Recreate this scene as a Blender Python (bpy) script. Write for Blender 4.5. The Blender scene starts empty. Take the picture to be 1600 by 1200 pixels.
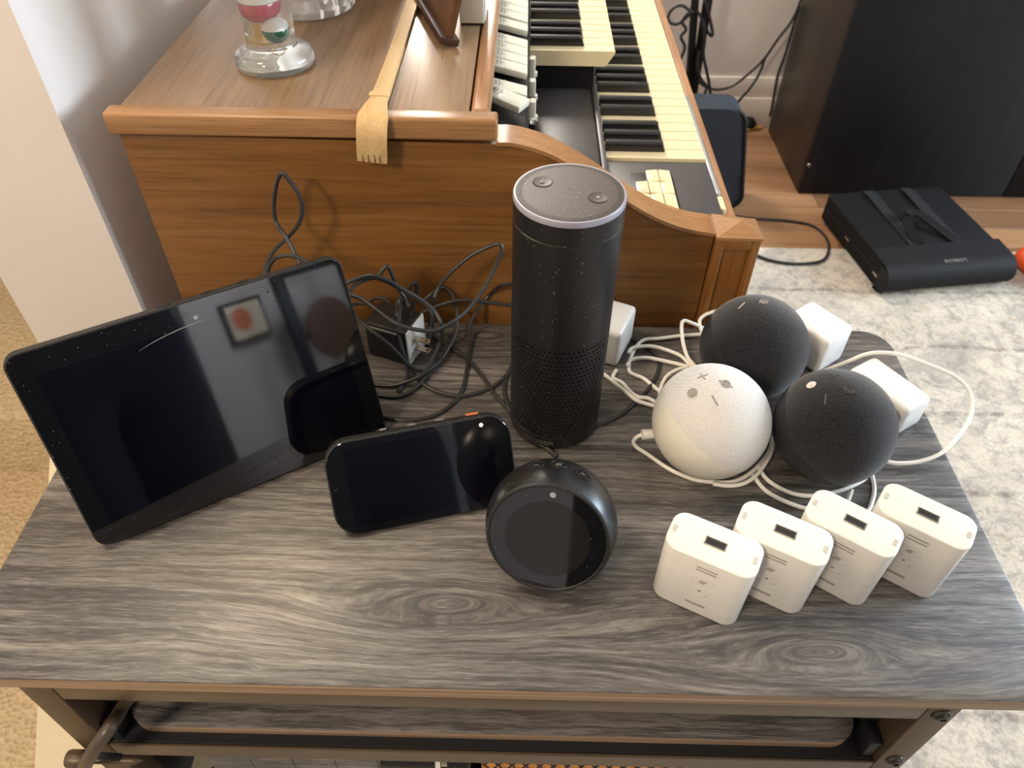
import bpy, bmesh, math, random
from mathutils import Vector, Matrix
from math import sin, cos, pi, radians as R

random.seed(7)
S = bpy.context.scene
COL = S.collection
T = 0.65                       # height of the table top above the floor; everything below is given relative to the table top

# ------------------------------------------------------------------ camera, world, light, exposure
cam = bpy.data.cameras.new('camera')
cam.sensor_width = 36.0
cam.lens = 36.0 * 1179.93 / 1600.0
cam.clip_start = 0.02
camo = bpy.data.objects.new('camera', cam); COL.objects.link(camo)
camo.matrix_world = Matrix([[0.999771, -0.020193, 0.007033, 0.013085], [0.019263, 0.707776, -0.706175, -0.221031], [0.009282, 0.706149, 0.708003, 0.524519], [0.0, 0.0, 0.0, 1.0]])
camo.location.z += T
cam.dof.use_dof = True
cam.dof.focus_distance = 0.64
cam.dof.aperture_fstop = 11.0
S.camera = camo

W = bpy.data.worlds.new('world'); S.world = W; W.use_nodes = True
W.node_tree.nodes['Background'].inputs[0].default_value = (0.62, 0.72, 0.85, 1)
W.node_tree.nodes['Background'].inputs[1].default_value = 0.6

def area(name, loc, aim, sx, sy, energy, color, shape='RECTANGLE'):
    l = bpy.data.lights.new(name, 'AREA'); l.shape = shape; l.size = sx; l.size_y = sy
    l.energy = energy; l.color = color
    o = bpy.data.objects.new(name, l); COL.objects.link(o)
    o.location = Vector(loc) + Vector((0, 0, T))
    o.rotation_euler = (Vector(aim) - Vector(loc)).to_track_quat('-Z', 'Y').to_euler()
    return o
area('daylight_right_window', (4.05, 0.90, 0.90), (0.0, 0.45, 0.1), 2.2, 1.0, 190, (0.70, 0.85, 1.0))
area('daylight_back_window', (-0.25, 2.12, 1.02), (-0.05, 0.5, 0.2), 0.34, 0.5, 38, (1.0, 0.92, 0.82))
area('stair_lamp', (-1.0, 0.30, 1.72), (-0.6, 0.1, -0.4), 0.34, 0.34, 12, (1.0, 0.84, 0.64), 'DISK')
area('wall_lamp_glow', (-0.495, 0.330, 0.74), (-0.15, -0.05, 0.0), 0.12, 0.12, 1.7, (1.0, 0.80, 0.50), 'DISK')
area('room_lamp', (-1.0, -1.3, 1.5), (0.1, 0.3, 0.0), 0.35, 0.35, 26, (1.0, 0.83, 0.64), 'DISK')
area('front_wall_fill', (1.9, -1.9, 1.3), (1.95, -2.7, 0.1), 0.4, 0.4, 52, (0.95, 0.96, 1.0), 'DISK')  # added fill that brightens the front wall mirrored by the screens
S.view_settings.view_transform = 'Standard'
S.view_settings.look = 'None'
S.view_settings.gamma = 1.0
S.view_settings.use_curve_mapping = False
S.view_settings.exposure = 0.20

# ------------------------------------------------------------------ object helpers
def finish(bm, angle=35):
    bmesh.ops.recalc_face_normals(bm, faces=bm.faces)
    lim = R(angle)
    for f in bm.faces: f.smooth = True
    for e in bm.edges:
        if len(e.link_faces) == 2 and e.calc_face_angle(0) > lim: e.smooth = False

def obj(name, bm, mat, parent=None, loc=(0, 0, 0), rot=(0, 0, 0), label=None, cat=None, group=None, kind=None, angle=35):
    """link ONE mesh object; loc is relative to the table top (or to the parent)"""
    if isinstance(bm, bmesh.types.BMesh):
        finish(bm, angle)
        me = bpy.data.meshes.new(name); bm.to_mesh(me); bm.free()
        for m in (mat if isinstance(mat, (list, tuple)) else [mat]): me.materials.append(m)
    else:
        me = bm
    o = bpy.data.objects.new(name, me); COL.objects.link(o)
    o.rotation_euler = rot
    if parent: o.parent = parent; o.location = loc
    else: o.location = (loc[0], loc[1], loc[2] + T)
    tag(o, label, cat, group, kind)
    return o
def tag(o, label=None, cat=None, group=None, kind=None):
    if label: o['label'] = label
    if cat: o['category'] = cat
    if group: o['group'] = group
    if kind: o['kind'] = kind
def thing(name, label, cat, loc=(0, 0, 0), rot=(0, 0, 0), group=None):
    o = bpy.data.objects.new(name, None); COL.objects.link(o); o.empty_display_size = 0.02
    o.location = (loc[0], loc[1], loc[2] + T); o.rotation_euler = rot
    tag(o, label, cat, group)
    return o
def dup(root, loc, rot, label, group=None):
    r = root.copy(); COL.objects.link(r)
    r.location = (loc[0], loc[1], loc[2] + T); r.rotation_euler = rot; r['label'] = label
    if group: r['group'] = group
    for ch in list(root.children):
        c = ch.copy(); COL.objects.link(c); c.parent = r
        for g in list(ch.children):
            d = g.copy(); COL.objects.link(d); d.parent = c
    return r

# ------------------------------------------------------------------ mesh helpers
def B(): return bmesh.new()
def _bev(bm, verts, r, seg):
    if r <= 0: return
    es = list({e for v in verts for e in v.link_edges})
    bmesh.ops.bevel(bm, geom=es, offset=r, segments=seg, profile=0.5, affect='EDGES', clamp_overlap=True)
def box(bm, c, s, r=0.0, seg=2, rot=None):
    """box of full size s about c, edges rounded by r"""
    t = bmesh.new()
    g = bmesh.ops.create_cube(t, size=1.0)
    for v in g['verts']: v.co = Vector((v.co.x * s[0], v.co.y * s[1], v.co.z * s[2]))
    _bev(t, list(t.verts), r, seg)
    M = Matrix.Translation(Vector(c)) @ (rot.to_4x4() if rot is not None else Matrix.Identity(4))
    return merge(bm, t, M)
def merge(bm, t, M=None):
    if M is not None: t.transform(M)
    me = bpy.data.meshes.new('_t'); t.to_mesh(me); t.free(); bm.from_mesh(me); bpy.data.meshes.remove(me)
    return bm
def box2(bm, lo, hi, r=0.0, seg=2):
    return box(bm, [(a + b) / 2 for a, b in zip(lo, hi)], [b - a for a, b in zip(lo, hi)], r, seg)
def rrect(w, h, r, n=6):
    P = []
    for cx, cy, a0 in ((w/2-r, h/2-r, 0), (-w/2+r, h/2-r, 90), (-w/2+r, -h/2+r, 180), (w/2-r, -h/2+r, 270)):
        for k in range(n + 1):
            a = R(a0 + 90 * k / n); P.append((cx + r * cos(a), cy + r * sin(a)))
    return P
def loft(bm, rings, cap0=True, cap1=True, closed=True):
    vs = [[bm.verts.new(p) for p in ring] for ring in rings]
    n = len(vs[0])
    for a, b in zip(vs, vs[1:]):
        for i in range(n if closed else n - 1):
            j = (i + 1) % n
            bm.faces.new((a[i], a[j], b[j], b[i]))
    if cap0: bm.faces.new(list(reversed(vs[0])))
    if cap1: bm.faces.new(vs[-1])
    return vs
def prism(bm, P, z0, z1, b0=0.0, b1=0.0, seg=3, shrink=None):
    """outline P (centred) extruded z0..z1, rims rounded by b0 (bottom) and b1 (top)"""
    def inset(d):
        out = []; n = len(P)
        for i in range(n):
            a = Vector(P[i-1]); b = Vector(P[i]); c = Vector(P[(i+1) % n])
            t = (c - a).normalized(); nrm = Vector((t.y, -t.x))
            out.append(b - nrm * d)
        return out
    rings = []
    if b0 > 0:
        for k in range(seg + 1):
            a = pi / 2 * k / seg
            rings.append([(p.x, p.y, z0 + b0 * (1 - cos(a))) for p in inset(b0 * (1 - sin(a)))])
    else: rings.append([(p[0], p[1], z0) for p in P])
    if b1 > 0:
        for k in range(seg + 1):
            a = pi / 2 * k / seg
            rings.append([(p.x, p.y, z1 - b1 * (1 - sin(a))) for p in inset(b1 * (1 - cos(a)))])
    else: rings.append([(p[0], p[1], z1) for p in P])
    loft(bm, rings)
    return bm
def lathe(bm, prof, seg=48, M=None, cap=True):
    t = bmesh.new()
    rings = [[(r * cos(2*pi*k/seg), r * sin(2*pi*k/seg), z) for k in range(seg)] for r, z in prof]
    loft(t, rings, cap and prof[0][0] > 1e-6, cap and prof[-1][0] > 1e-6)
    bmesh.ops.remove_doubles(t, verts=t.verts, dist=1e-7)
    return merge(bm, t, M)
def smooth_path(P, k=6):
    P = [Vector(p) for p in P]
    if len(P) < 3: return P
    Q = [P[0] * 2 - P[1]] + P + [P[-1] * 2 - P[-2]]; out = []
    for i in range(1, len(Q) - 2):
        a, b, c, d = Q[i-1:i+3]
        for s in range(k):
            t = s / k
            out.append(0.5 * (2*b + (c-a)*t + (2*a-5*b+4*c-d)*t*t + (3*b-a-3*c+d)*t**3))
    out.append(P[-1]); return out
def tube(bm, P, r, seg=8, k=6):
    P = smooth_path(P, k)
    t0 = (P[1] - P[0]).normalized()
    u = t0.orthogonal().normalized(); rings = []
    for i, p in enumerate(P):
        t = (P[min(i+1, len(P)-1)] - P[max(i-1, 0)])
        t = t.normalized() if t.length > 1e-9 else t0
        u = (u - t * u.dot(t)).normalized(); v = t.cross(u)
        rr = r(i / (len(P) - 1)) if callable(r) else r
        rings.append([p + (u * cos(2*pi*k_/seg) + v * sin(2*pi*k_/seg)) * rr for k_ in range(seg)])
    loft(bm, rings); return bm
def strip(bm, P, w, th, side=(1, 0, 0), k=6):
    """flat band along P, width w along `side`, thickness th; w may be a function of 0..1"""
    P = smooth_path(P, k); s = Vector(side).normalized(); rings = []
    for i, p in enumerate(P):
        t = (P[min(i+1, len(P)-1)] - P[max(i-1, 0)]).normalized()
        sd = (s - t * s.dot(t)).normalized(); n = sd.cross(t).normalized()
        ww = w(i / (len(P) - 1)) if callable(w) else w
        rings.append([p + sd*ww/2 + n*th/2, p - sd*ww/2 + n*th/2, p - sd*ww/2 - n*th/2, p + sd*ww/2 - n*th/2])
    loft(bm, rings); return bm
def ring(bm, R_, r, M=None, seg=40, ms=8):
    t = bmesh.new(); vs = []
    for i in range(seg):
        a = 2*pi*i/seg
        vs.append([t.verts.new(((R_ + r*cos(2*pi*j/ms))*cos(a), (R_ + r*cos(2*pi*j/ms))*sin(a), r*sin(2*pi*j/ms))) for j in range(ms)])
    for i in range(seg):
        for j in range(ms):
            t.faces.new((vs[i][j], vs[(i+1) % seg][j], vs[(i+1) % seg][(j+1) % ms], vs[i][(j+1) % ms]))
    return merge(bm, t, M)
def frame_to(n, p=(0, 0, 0), up=(0, 0, 1)):
    """matrix whose local z points along n, local y as near `up` as can be"""
    z = Vector(n).normalized(); x = Vector(up).cross(z)
    x = x.normalized() if x.length > 1e-6 else Vector((1, 0, 0))
    y = z.cross(x)
    return Matrix.Translation(Vector(p)) @ Matrix((x, y, z)).transposed().to_4x4()
def poly(bm, P, d, axis):
    """polygon P (2-D) extruded along `axis` ('y': P is x,z; 'x': P is y,z) between d[0] and d[1]"""
    f = {'y': lambda a, b, t: (a, t, b), 'x': lambda a, b, t: (t, a, b), 'z': lambda a, b, t: (a, b, t)}[axis]
    rings = [[f(a, b, t) for a, b in P] for t in d]
    loft(bm, rings); return bm
def text(name, body, size, mat, parent, M, extrude=0.0002, bend=None, spacing=1.0):
    cu = bpy.data.curves.new('_txt', 'FONT'); cu.body = body; cu.size = size; cu.align_x = 'CENTER'; cu.align_y = 'CENTER'
    cu.extrude = extrude; cu.space_character = spacing; cu.resolution_u = 3
    to = bpy.data.objects.new('_txt', cu); COL.objects.link(to)
    bpy.context.view_layer.update()
    me = bpy.data.meshes.new_from_object(to.evaluated_get(bpy.context.evaluated_depsgraph_get()))
    bpy.data.objects.remove(to); bpy.data.curves.remove(cu)
    if bend:
        for v in me.vertices:
            a = v.co.x / bend; rr = bend + v.co.z
            v.co = Vector((rr * sin(a), v.co.y, rr * cos(a) - bend))
    me.transform(M); me.name = name; me.materials.append(mat)
    return obj(name, me, mat, parent)

# ------------------------------------------------------------------ materials
def nodes(name):
    m = bpy.data.materials.new(name); m.use_nodes = True
    return m, m.node_tree, m.node_tree.nodes['Principled BSDF']
def add(nt, typ, ins=None, **props):
    n = nt.nodes.new(typ)
    for k, v in props.items(): setattr(n, k, v)
    for k, v in (ins or {}).items():
        if isinstance(v, bpy.types.NodeSocket): nt.links.new(v, n.inputs[k])
        else: n.inputs[k].default_value = v
    return n
def math_(nt, op, a, b=0.0, clamp=False):
    return add(nt, 'ShaderNodeMath', {0: a, 1: b}, operation=op, use_clamp=clamp).outputs[0]
def mapped(nt, scale, rot=(0, 0, 0), loc=(0, 0, 0)):
    tc = add(nt, 'ShaderNodeTexCoord')
    return add(nt, 'ShaderNodeMapping', {'Vector': tc.outputs['Object'], 'Scale': scale, 'Rotation': rot, 'Location': loc}).outputs[0]
def ramp(nt, fac, stops):
    n = add(nt, 'ShaderNodeValToRGB', {0: fac}); cr = n.color_ramp
    while len(cr.elements) < len(stops): cr.elements.new(0.5)
    for e, (p, c) in zip(cr.elements, stops):
        e.position = p; e.color = (c, c, c, 1) if isinstance(c, (int, float)) else (*c, 1)
    return n.outputs[0]
def mix(nt, fac, a, b, mode='MIX'):
    n = add(nt, 'ShaderNodeMix', data_type='RGBA', blend_type=mode)
    for k, v in ((0, fac), (6, a), (7, b)):
        if isinstance(v, bpy.types.NodeSocket): nt.links.new(v, n.inputs[k])
        elif k == 0: n.inputs[0].default_value = v
        else: n.inputs[k].default_value = (*v, 1)
    return n.outputs[2]
def noise(nt, vec, scale=1.0, detail=4.0, rough=0.55, dist=0.0):
    return add(nt, 'ShaderNodeTexNoise', {'Vector': vec, 'Scale': scale, 'Detail': detail, 'Roughness': rough, 'Distortion': dist}).outputs[0]
def bump(nt, bsdf, h, strength=0.2, dist=0.001):
    b = add(nt, 'ShaderNodeBump', {'Height': h, 'Strength': strength, 'Distance': dist}); nt.links.new(b.outputs[0], bsdf.inputs['Normal'])
def srgb(r, g, b):
    f = lambda c: (c/255/12.92) if c <= 10 else ((c/255 + 0.055)/1.055)**2.4
    return (f(r), f(g), f(b))
def plain(name, col, rough=0.5, metal=0.0, spec=0.5, grain=0.0, gscale=400, specks=0.0, coat=0.0, sscale=430):
    m, nt, b = nodes(name)
    b.inputs['Roughness'].default_value = rough; b.inputs['Metallic'].default_value = metal
    b.inputs['Specular IOR Level'].default_value = spec
    b.inputs['Coat Weight'].default_value = coat
    v = mapped(nt, (1, 1, 1))
    n = noise(nt, v, gscale * 0.1, 3)
    c = mix(nt, n, [x * 0.93 for x in col], [min(1, x * 1.06) for x in col])
    if specks > 0:
        vo = add(nt, 'ShaderNodeTexVoronoi', {'Vector': v, 'Scale': sscale, 'Randomness': 1.0})
        dist = add(nt, 'ShaderNodeSeparateColor', {0: vo.outputs['Color']})
        near = math_(nt, 'LESS_THAN', vo.outputs['Distance'], math_(nt, 'MULTIPLY', dist.outputs[1], 0.19))
        pick = math_(nt, 'LESS_THAN', dist.outputs[0], math_(nt, 'MULTIPLY', math_(nt, 'POWER', noise(nt, v, 22, 2), 2.0), specks * 4.0))
        k = math_(nt, 'MULTIPLY', near, pick)
        c = mix(nt, math_(nt, 'MULTIPLY', k, 0.55), c, (0.6, 0.58, 0.55))
        nt.links.new(mix(nt, k, (rough,)*3, (0.8,)*3), b.inputs['Roughness'])
    nt.links.new(c, b.inputs['Base Color'])
    if grain > 0: bump(nt, b, noise(nt, v, gscale, 2), grain, 0.0006)
    return m

def laminate(name, knots=True):
    """grey-brown rustic wood print, grain along x"""
    m, nt, b = nodes(name)
    p = mapped(nt, (1, 1, 1))
    warp = noise(nt, mapped(nt, (5.0, 9.0, 9.0)), 1, 2)
    sep = add(nt, 'ShaderNodeSeparateXYZ', {0: p})
    y2 = math_(nt, 'ADD', sep.outputs[1], math_(nt, 'MULTIPLY', math_(nt, 'SUBTRACT', warp, 0.5), 0.022))
    rings = None
    if knots:      # cathedral swirls around a few knots
        for kx, ky, s in ((0.236, 0.030, 0.05), (-0.036, 0.066, 0.05), (-0.02, 0.37, 0.04)):
            dx = math_(nt, 'MULTIPLY', math_(nt, 'SUBTRACT', sep.outputs[0], kx - 0.008), 0.27)
            dy = math_(nt, 'SUBTRACT', y2, ky - 0.2)
            d2 = math_(nt, 'ADD', math_(nt, 'MULTIPLY', dx, dx), math_(nt, 'MULTIPLY', dy, dy))
            g = math_(nt, 'POWER', 2.718, math_(nt, 'MULTIPLY', d2, -1.0 / (0.030 ** 2)))
            rad = math_(nt, 'SQRT', d2)
            rg = math_(nt, 'SINE', math_(nt, 'ADD', math_(nt, 'MULTIPLY', rad, 2 * pi / 0.0058), math_(nt, 'ADD', math_(nt, 'MULTIPLY', warp, 16.0), math_(nt, 'MULTIPLY', noise(nt, mapped(nt, (26, 60, 60)), 1, 3), 7.0))))
            rings = math_(nt, 'ADD', rings, math_(nt, 'MULTIPLY', g, rg)) if rings is not None else math_(nt, 'MULTIPLY', g, rg)
            y2 = math_(nt, 'ADD', y2, math_(nt, 'MULTIPLY', g, math_(nt, 'SUBTRACT', math_(nt, 'MULTIPLY', rad, 1.0), dy)))
    q = add(nt, 'ShaderNodeCombineXYZ', {0: sep.outputs[0], 1: y2, 2: sep.outputs[2]}).outputs[0]
    def layer(sx, sy, det=4, rough=0.6):
        return noise(nt, add(nt, 'ShaderNodeMapping', {'Vector': q, 'Scale': (sx, sy, sy)}).outputs[0], 1, det, rough)
    broad = layer(2.4, 30, 3); mid = layer(12, 235, 6, 0.72); fine = layer(55, 760, 3, 0.6); spot = layer(2.2, 7, 2)
    c = ramp(nt, broad, [(0.30, (0.060, 0.055, 0.054)), (0.50, (0.122, 0.111, 0.103)), (0.70, (0.200, 0.182, 0.166))])
    c = mix(nt, math_(nt, 'MULTIPLY', ramp(nt, mid, [(0.42, 1.0), (0.50, 0.0)]), 0.75), c, (0.026, 0.025, 0.027))
    c = mix(nt, math_(nt, 'MULTIPLY', ramp(nt, mid, [(0.55, 0.0), (0.64, 1.0)]), 0.45), c, (0.31, 0.283, 0.256))
    dark = ramp(nt, layer(4.5, 90, 6, 0.68), [(0.37, 1.0), (0.46, 0.0)])
    c = mix(nt, math_(nt, 'MULTIPLY', dark, 0.66), c, (0.024, 0.024, 0.027))
    if rings is not None: c = mix(nt, math_(nt, 'MULTIPLY', math_(nt, 'MULTIPLY', ramp(nt, rings, [(0.10, 0.0), (0.55, 1.0)]), ramp(nt, mid, [(0.38, 1.0), (0.58, 0.15)])), 0.72), c, (0.030, 0.029, 0.031))
    c = mix(nt, math_(nt, 'MULTIPLY', ramp(nt, fine, [(0.38, 1.0), (0.46, 0.0)]), 0.55), c, (0.030, 0.028, 0.028))
    c = mix(nt, math_(nt, 'MULTIPLY', ramp(nt, fine, [(0.56, 0.0), (0.66, 1.0)]), 0.30), c, (0.34, 0.315, 0.29))
    c = mix(nt, math_(nt, 'MULTIPLY', ramp(nt, spot, [(0.45, 0.0), (0.6, 1.0)]), 0.14), c, (0.17, 0.128, 0.09))
    nt.links.new(c, b.inputs['Base Color'])
    nt.links.new(ramp(nt, mid, [(0.3, 0.46), (0.7, 0.30)]), b.inputs['Roughness'])
    bump(nt, b, mix(nt, 0.5, mid, fine), 0.35, 0.0006)
    return m

def wood(name, dark, mid_, light, rough=0.4, axis='x', scale=1.0, pores=0.4, coat=0.0, spec=0.5):
    m, nt, b = nodes(name)
    k = {'x': (1, 12, 12), 'y': (12, 1, 12), 'z': (12, 12, 1)}[axis]
    p = mapped(nt, tuple(scale * v * 1.5 for v in k))
    fine = noise(nt, mapped(nt, tuple(scale * (v * 11 if v == 1 else v * 44) for v in k)), 1, 3, 0.6)
    n1 = noise(nt, p, 1, 5, 0.6, 0.6)
    n2 = noise(nt, mapped(nt, tuple(scale * (v * 6 if v == 1 else v * 12) for v in k)), 1, 4, 0.6)
    c = ramp(nt, mix(nt, 0.45, n1, n2), [(0.3, dark), (0.5, mid_), (0.7, light)])
    pk = ramp(nt, fine, [(0.36, 1.0), (0.44, 0.0)])
    c = mix(nt, math_(nt, 'MULTIPLY', pk, pores), c, [v * 0.35 for v in dark])
    nt.links.new(c, b.inputs['Base Color']); b.inputs['Roughness'].default_value = rough
    b.inputs['Specular IOR Level'].default_value = spec; b.inputs['Coat Weight'].default_value = coat; b.inputs['Coat Roughness'].default_value = 0.25
    bump(nt, b, mix(nt, 0.5, fine, n2), 0.12, 0.0005)
    return m

def fabric(name, col, hi, scale=620, amt=0.6):
    m, nt, b = nodes(name)
    v = mapped(nt, (1, 1, 1))
    vo = add(nt, 'ShaderNodeTexVoronoi', {'Vector': v, 'Scale': scale, 'Randomness': 1.0})
    c = mix(nt, ramp(nt, vo.outputs['Distance'], [(0.1, 1.0), (0.75, 0.0)]), col, hi)
    c = mix(nt, math_(nt, 'MULTIPLY', noise(nt, v, 900, 2), 0.35), c, col)
    wv = add(nt, 'ShaderNodeTexWave', {'Vector': mapped(nt, (1, 1, 1), (0.5, 0.35, 0.6)), 'Scale': 200.0, 'Distortion': 0.6, 'Detail': 1.0}, wave_type='BANDS', bands_direction='Z')
    c = mix(nt, math_(nt, 'MULTIPLY', wv.outputs['Fac'], 0.30), c, [x * 0.72 for x in col])
    nt.links.new(c, b.inputs['Base Color']); b.inputs['Roughness'].default_value = 0.92
    b.inputs['Specular IOR Level'].default_value = 0.2
    b.inputs['Sheen Weight'].default_value = 0.25
    bump(nt, b, math_(nt, 'MULTIPLY', vo.outputs['Distance'], -1.0), amt, 0.0008)
    return m

def glass(name, col=(1, 1, 1), rough=0.0, ior=1.45, trans=1.0):
    m, nt, b = nodes(name)
    b.inputs['Base Color'].default_value = (*col, 1); b.inputs['Transmission Weight'].default_value = trans
    n = noise(nt, mapped(nt, (1, 1, 1)), 30, 2)
    nt.links.new(math_(nt, 'MULTIPLY', n, max(rough, 0.004)), b.inputs['Roughness']); b.inputs['IOR'].default_value = ior
    return m

M_top = laminate('grey_laminate'); M_shelf = laminate('grey_laminate_shelf', False)
def edgeband():
    m, nt, b = nodes('edge_band')
    st = noise(nt, mapped(nt, (3, 6, 420)), 1, 3)
    c = ramp(nt, st, [(0.3, srgb(104, 82, 62)), (0.5, srgb(138, 112, 88)), (0.72, srgb(166, 140, 112))])
    nt.links.new(c, b.inputs['Base Color']); b.inputs['Roughness'].default_value = 0.5
    bump(nt, b, st, 0.1, 0.0003); return m
M_edge = edgeband()
M_steel = plain('bronze_steel', srgb(92, 76, 58), 0.42, 0.35, grain=0.05, gscale=900)
M_black_steel = plain('black_steel', (0.012, 0.012, 0.014), 0.5, 0.2, grain=0.1, gscale=1200)
M_bolt = plain('bolt_metal', srgb(70, 66, 60), 0.32, 0.7)
M_walnut = wood('walnut_panel', srgb(98, 62, 25), srgb(126, 84, 40), srgb(146, 102, 55), 0.42, 'x', 1.0, 0.34)
M_lid = wood('walnut_lid', srgb(110, 84, 60), srgb(134, 106, 78), srgb(152, 124, 94), 0.3, 'y', 1.0, 0.35, 0.25)
M_trim = wood('walnut_trim', srgb(120, 82, 46), srgb(150, 108, 68), srgb(168, 128, 88), 0.34, 'x', 1.4, 0.35)
M_stripw = wood('walnut_strip', srgb(132, 92, 60), srgb(162, 118, 82), srgb(184, 142, 104), 0.3, 'y', 1.4, 0.35, 0.2)
M_post = wood('walnut_post', srgb(100, 62, 24), srgb(126, 82, 38), srgb(146, 100, 52), 0.4, 'z', 1.0, 0.35)
M_ivory = plain('ivory_key', srgb(222, 205, 164), 0.3, grain=0.02)
M_tab = plain('tab_plastic', srgb(212, 207, 186), 0.35)
M_tabband = plain('tab_band', srgb(206, 206, 196), 0.4)
M_ink = plain('grey_ink', srgb(120, 120, 118), 0.6)
M_ebony = plain('black_key', (0.008, 0.008, 0.009), 0.28, coat=0.2)
M_consol = plain('dark_console', srgb(66, 62, 62), 0.42, grain=0.08, gscale=1500, specks=0.25, sscale=500)
M_chrome = plain('chrome_strip', srgb(200, 204, 206), 0.25, 0.8)
M_bamboo = wood('bamboo', srgb(178, 142, 92), srgb(200, 166, 114), srgb(214, 184, 136), 0.5, 'y', 2.0, 0.1)
M_frame = wood('frame_wood', srgb(66, 40, 22), srgb(92, 60, 36), srgb(112, 76, 48), 0.38, 'y', 2.0, 0.3)
M_creambox = plain('cream_plastic', srgb(222, 212, 188), 0.5)
M_blk = plain('black_plastic', (0.009, 0.0085, 0.0085), 0.40, spec=0.35, specks=0.34)
M_blk2 = plain('charcoal_plastic', (0.015, 0.0145, 0.0145), 0.5, spec=0.35, specks=0.34)
M_screen = plain('screen_glass', (0.004, 0.004, 0.005), 0.03, spec=1.0, specks=0.16, sscale=620)
M_display = plain('display_panel', (0.0015, 0.0015, 0.004), 0.04, spec=1.0)
M_dot = plain('camera_dot', srgb(150, 150, 152), 0.3)
M_whitedot = plain('white_camera_dot', srgb(236, 236, 238), 0.4)
M_orange = plain('orange_shutter', srgb(214, 120, 78), 0.45)
M_print = plain('pale_print', srgb(140, 138, 136), 0.5)
M_faint = plain('faint_print', srgb(98, 95, 92), 0.5)
M_ringlight = plain('pale_ring', srgb(136, 134, 146), 0.35)
M_topplate = plain('echo_top', srgb(56, 47, 42), 0.46, 0.0, spec=0.35, grain=0.04, gscale=900, specks=0.4, sscale=520)
M_hole = plain('dark_hole', (0.003, 0.003, 0.003), 0.9)
M_white = plain('white_plastic', srgb(216, 212, 203), 0.24)
M_white2 = plain('white_gloss_plastic', srgb(228, 226, 222), 0.28)
M_slot = plain('grey_slot', srgb(176, 170, 160), 0.6)
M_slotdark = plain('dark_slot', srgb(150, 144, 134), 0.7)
M_pale = plain('pale_slot', srgb(196, 191, 182), 0.5)
M_usb = plain('usb_dark', (0.01, 0.01, 0.01), 0.4)
M_usbmetal = plain('usb_metal', srgb(150, 140, 124), 0.35, 0.6)
M_wfab = fabric('white_fabric', srgb(194, 191, 187), srgb(216, 214, 210), 900, 0.14)
M_cfab = fabric('charcoal_fabric', (0.005, 0.005, 0.0055), (0.030, 0.030, 0.032), 820, 0.3)
M_wshell = plain('white_shell', srgb(208, 203, 190), 0.42)
M_cshell = plain('charcoal_shell', (0.018, 0.018, 0.02), 0.5)
M_gbtn = plain('grey_button', srgb(142, 136, 130), 0.5)
M_cbtn = plain('pale_button', srgb(120, 116, 112), 0.5)
M_wcable = plain('white_cable', srgb(232, 228, 218), 0.45)
M_bcable = plain('black_cable', (0.022, 0.021, 0.021), 0.45)
M_brown = plain('brown_cable', srgb(70, 58, 46), 0.4)
M_prong = plain('prong_metal', srgb(190, 180, 164), 0.25, 0.9)
M_glass = glass('clear_glass', (0.97, 0.98, 0.94), ior=1.38, trans=0.93); M_cut = glass('cut_glass', (0.95, 0.95, 0.92), 0.05, trans=0.78)
M_red = plain('red_liquid', srgb(170, 30, 62), 0.1, coat=0.5); M_green = plain('green_liquid', srgb(10, 74, 48), 0.1, coat=0.5)
M_bluel = plain('blue_liquid', srgb(40, 40, 120), 0.1, coat=0.5); M_gold = plain('gold_tag', srgb(206, 168, 92), 0.25, 0.9)

# ------------------------------------------------------------------ the room
FZ = -T
def wallpaint(name, col):
    m, nt, b = nodes(name)
    v = mapped(nt, (1, 1, 1))
    nt.links.new(mix(nt, noise(nt, v, 3, 2), [x * 0.97 for x in col], col), b.inputs['Base Color'])
    b.inputs['Roughness'].default_value = 0.75; bump(nt, b, noise(nt, v, 240, 2), 0.06, 0.001); return m
M_wall = wallpaint('white_wall_paint', srgb(226, 220, 212)); M_wallg = wallpaint('grey_wall_paint', srgb(188, 184, 184))
M_base = wallpaint('trim_paint', srgb(232, 224, 212)); M_ceil = wallpaint('ceiling_paint', srgb(224, 218, 210))
def carpet_mat():
    m, nt, b = nodes('beige_carpet')
    v = mapped(nt, (1, 1, 1))
    vo = add(nt, 'ShaderNodeTexVoronoi', {'Vector': v, 'Scale': 95.0}); n = noise(nt, v, 60, 4)
    h = mix(nt, 0.5, vo.outputs['Distance'], n)
    nt.links.new(ramp(nt, h, [(0.2, srgb(206, 182, 142)), (0.65, srgb(230, 208, 172))]), b.inputs['Base Color'])
    b.inputs['Roughness'].default_value = 0.95; bump(nt, b, h, 1.0, 0.012); return m
M_carpet = carpet_mat()
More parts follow.
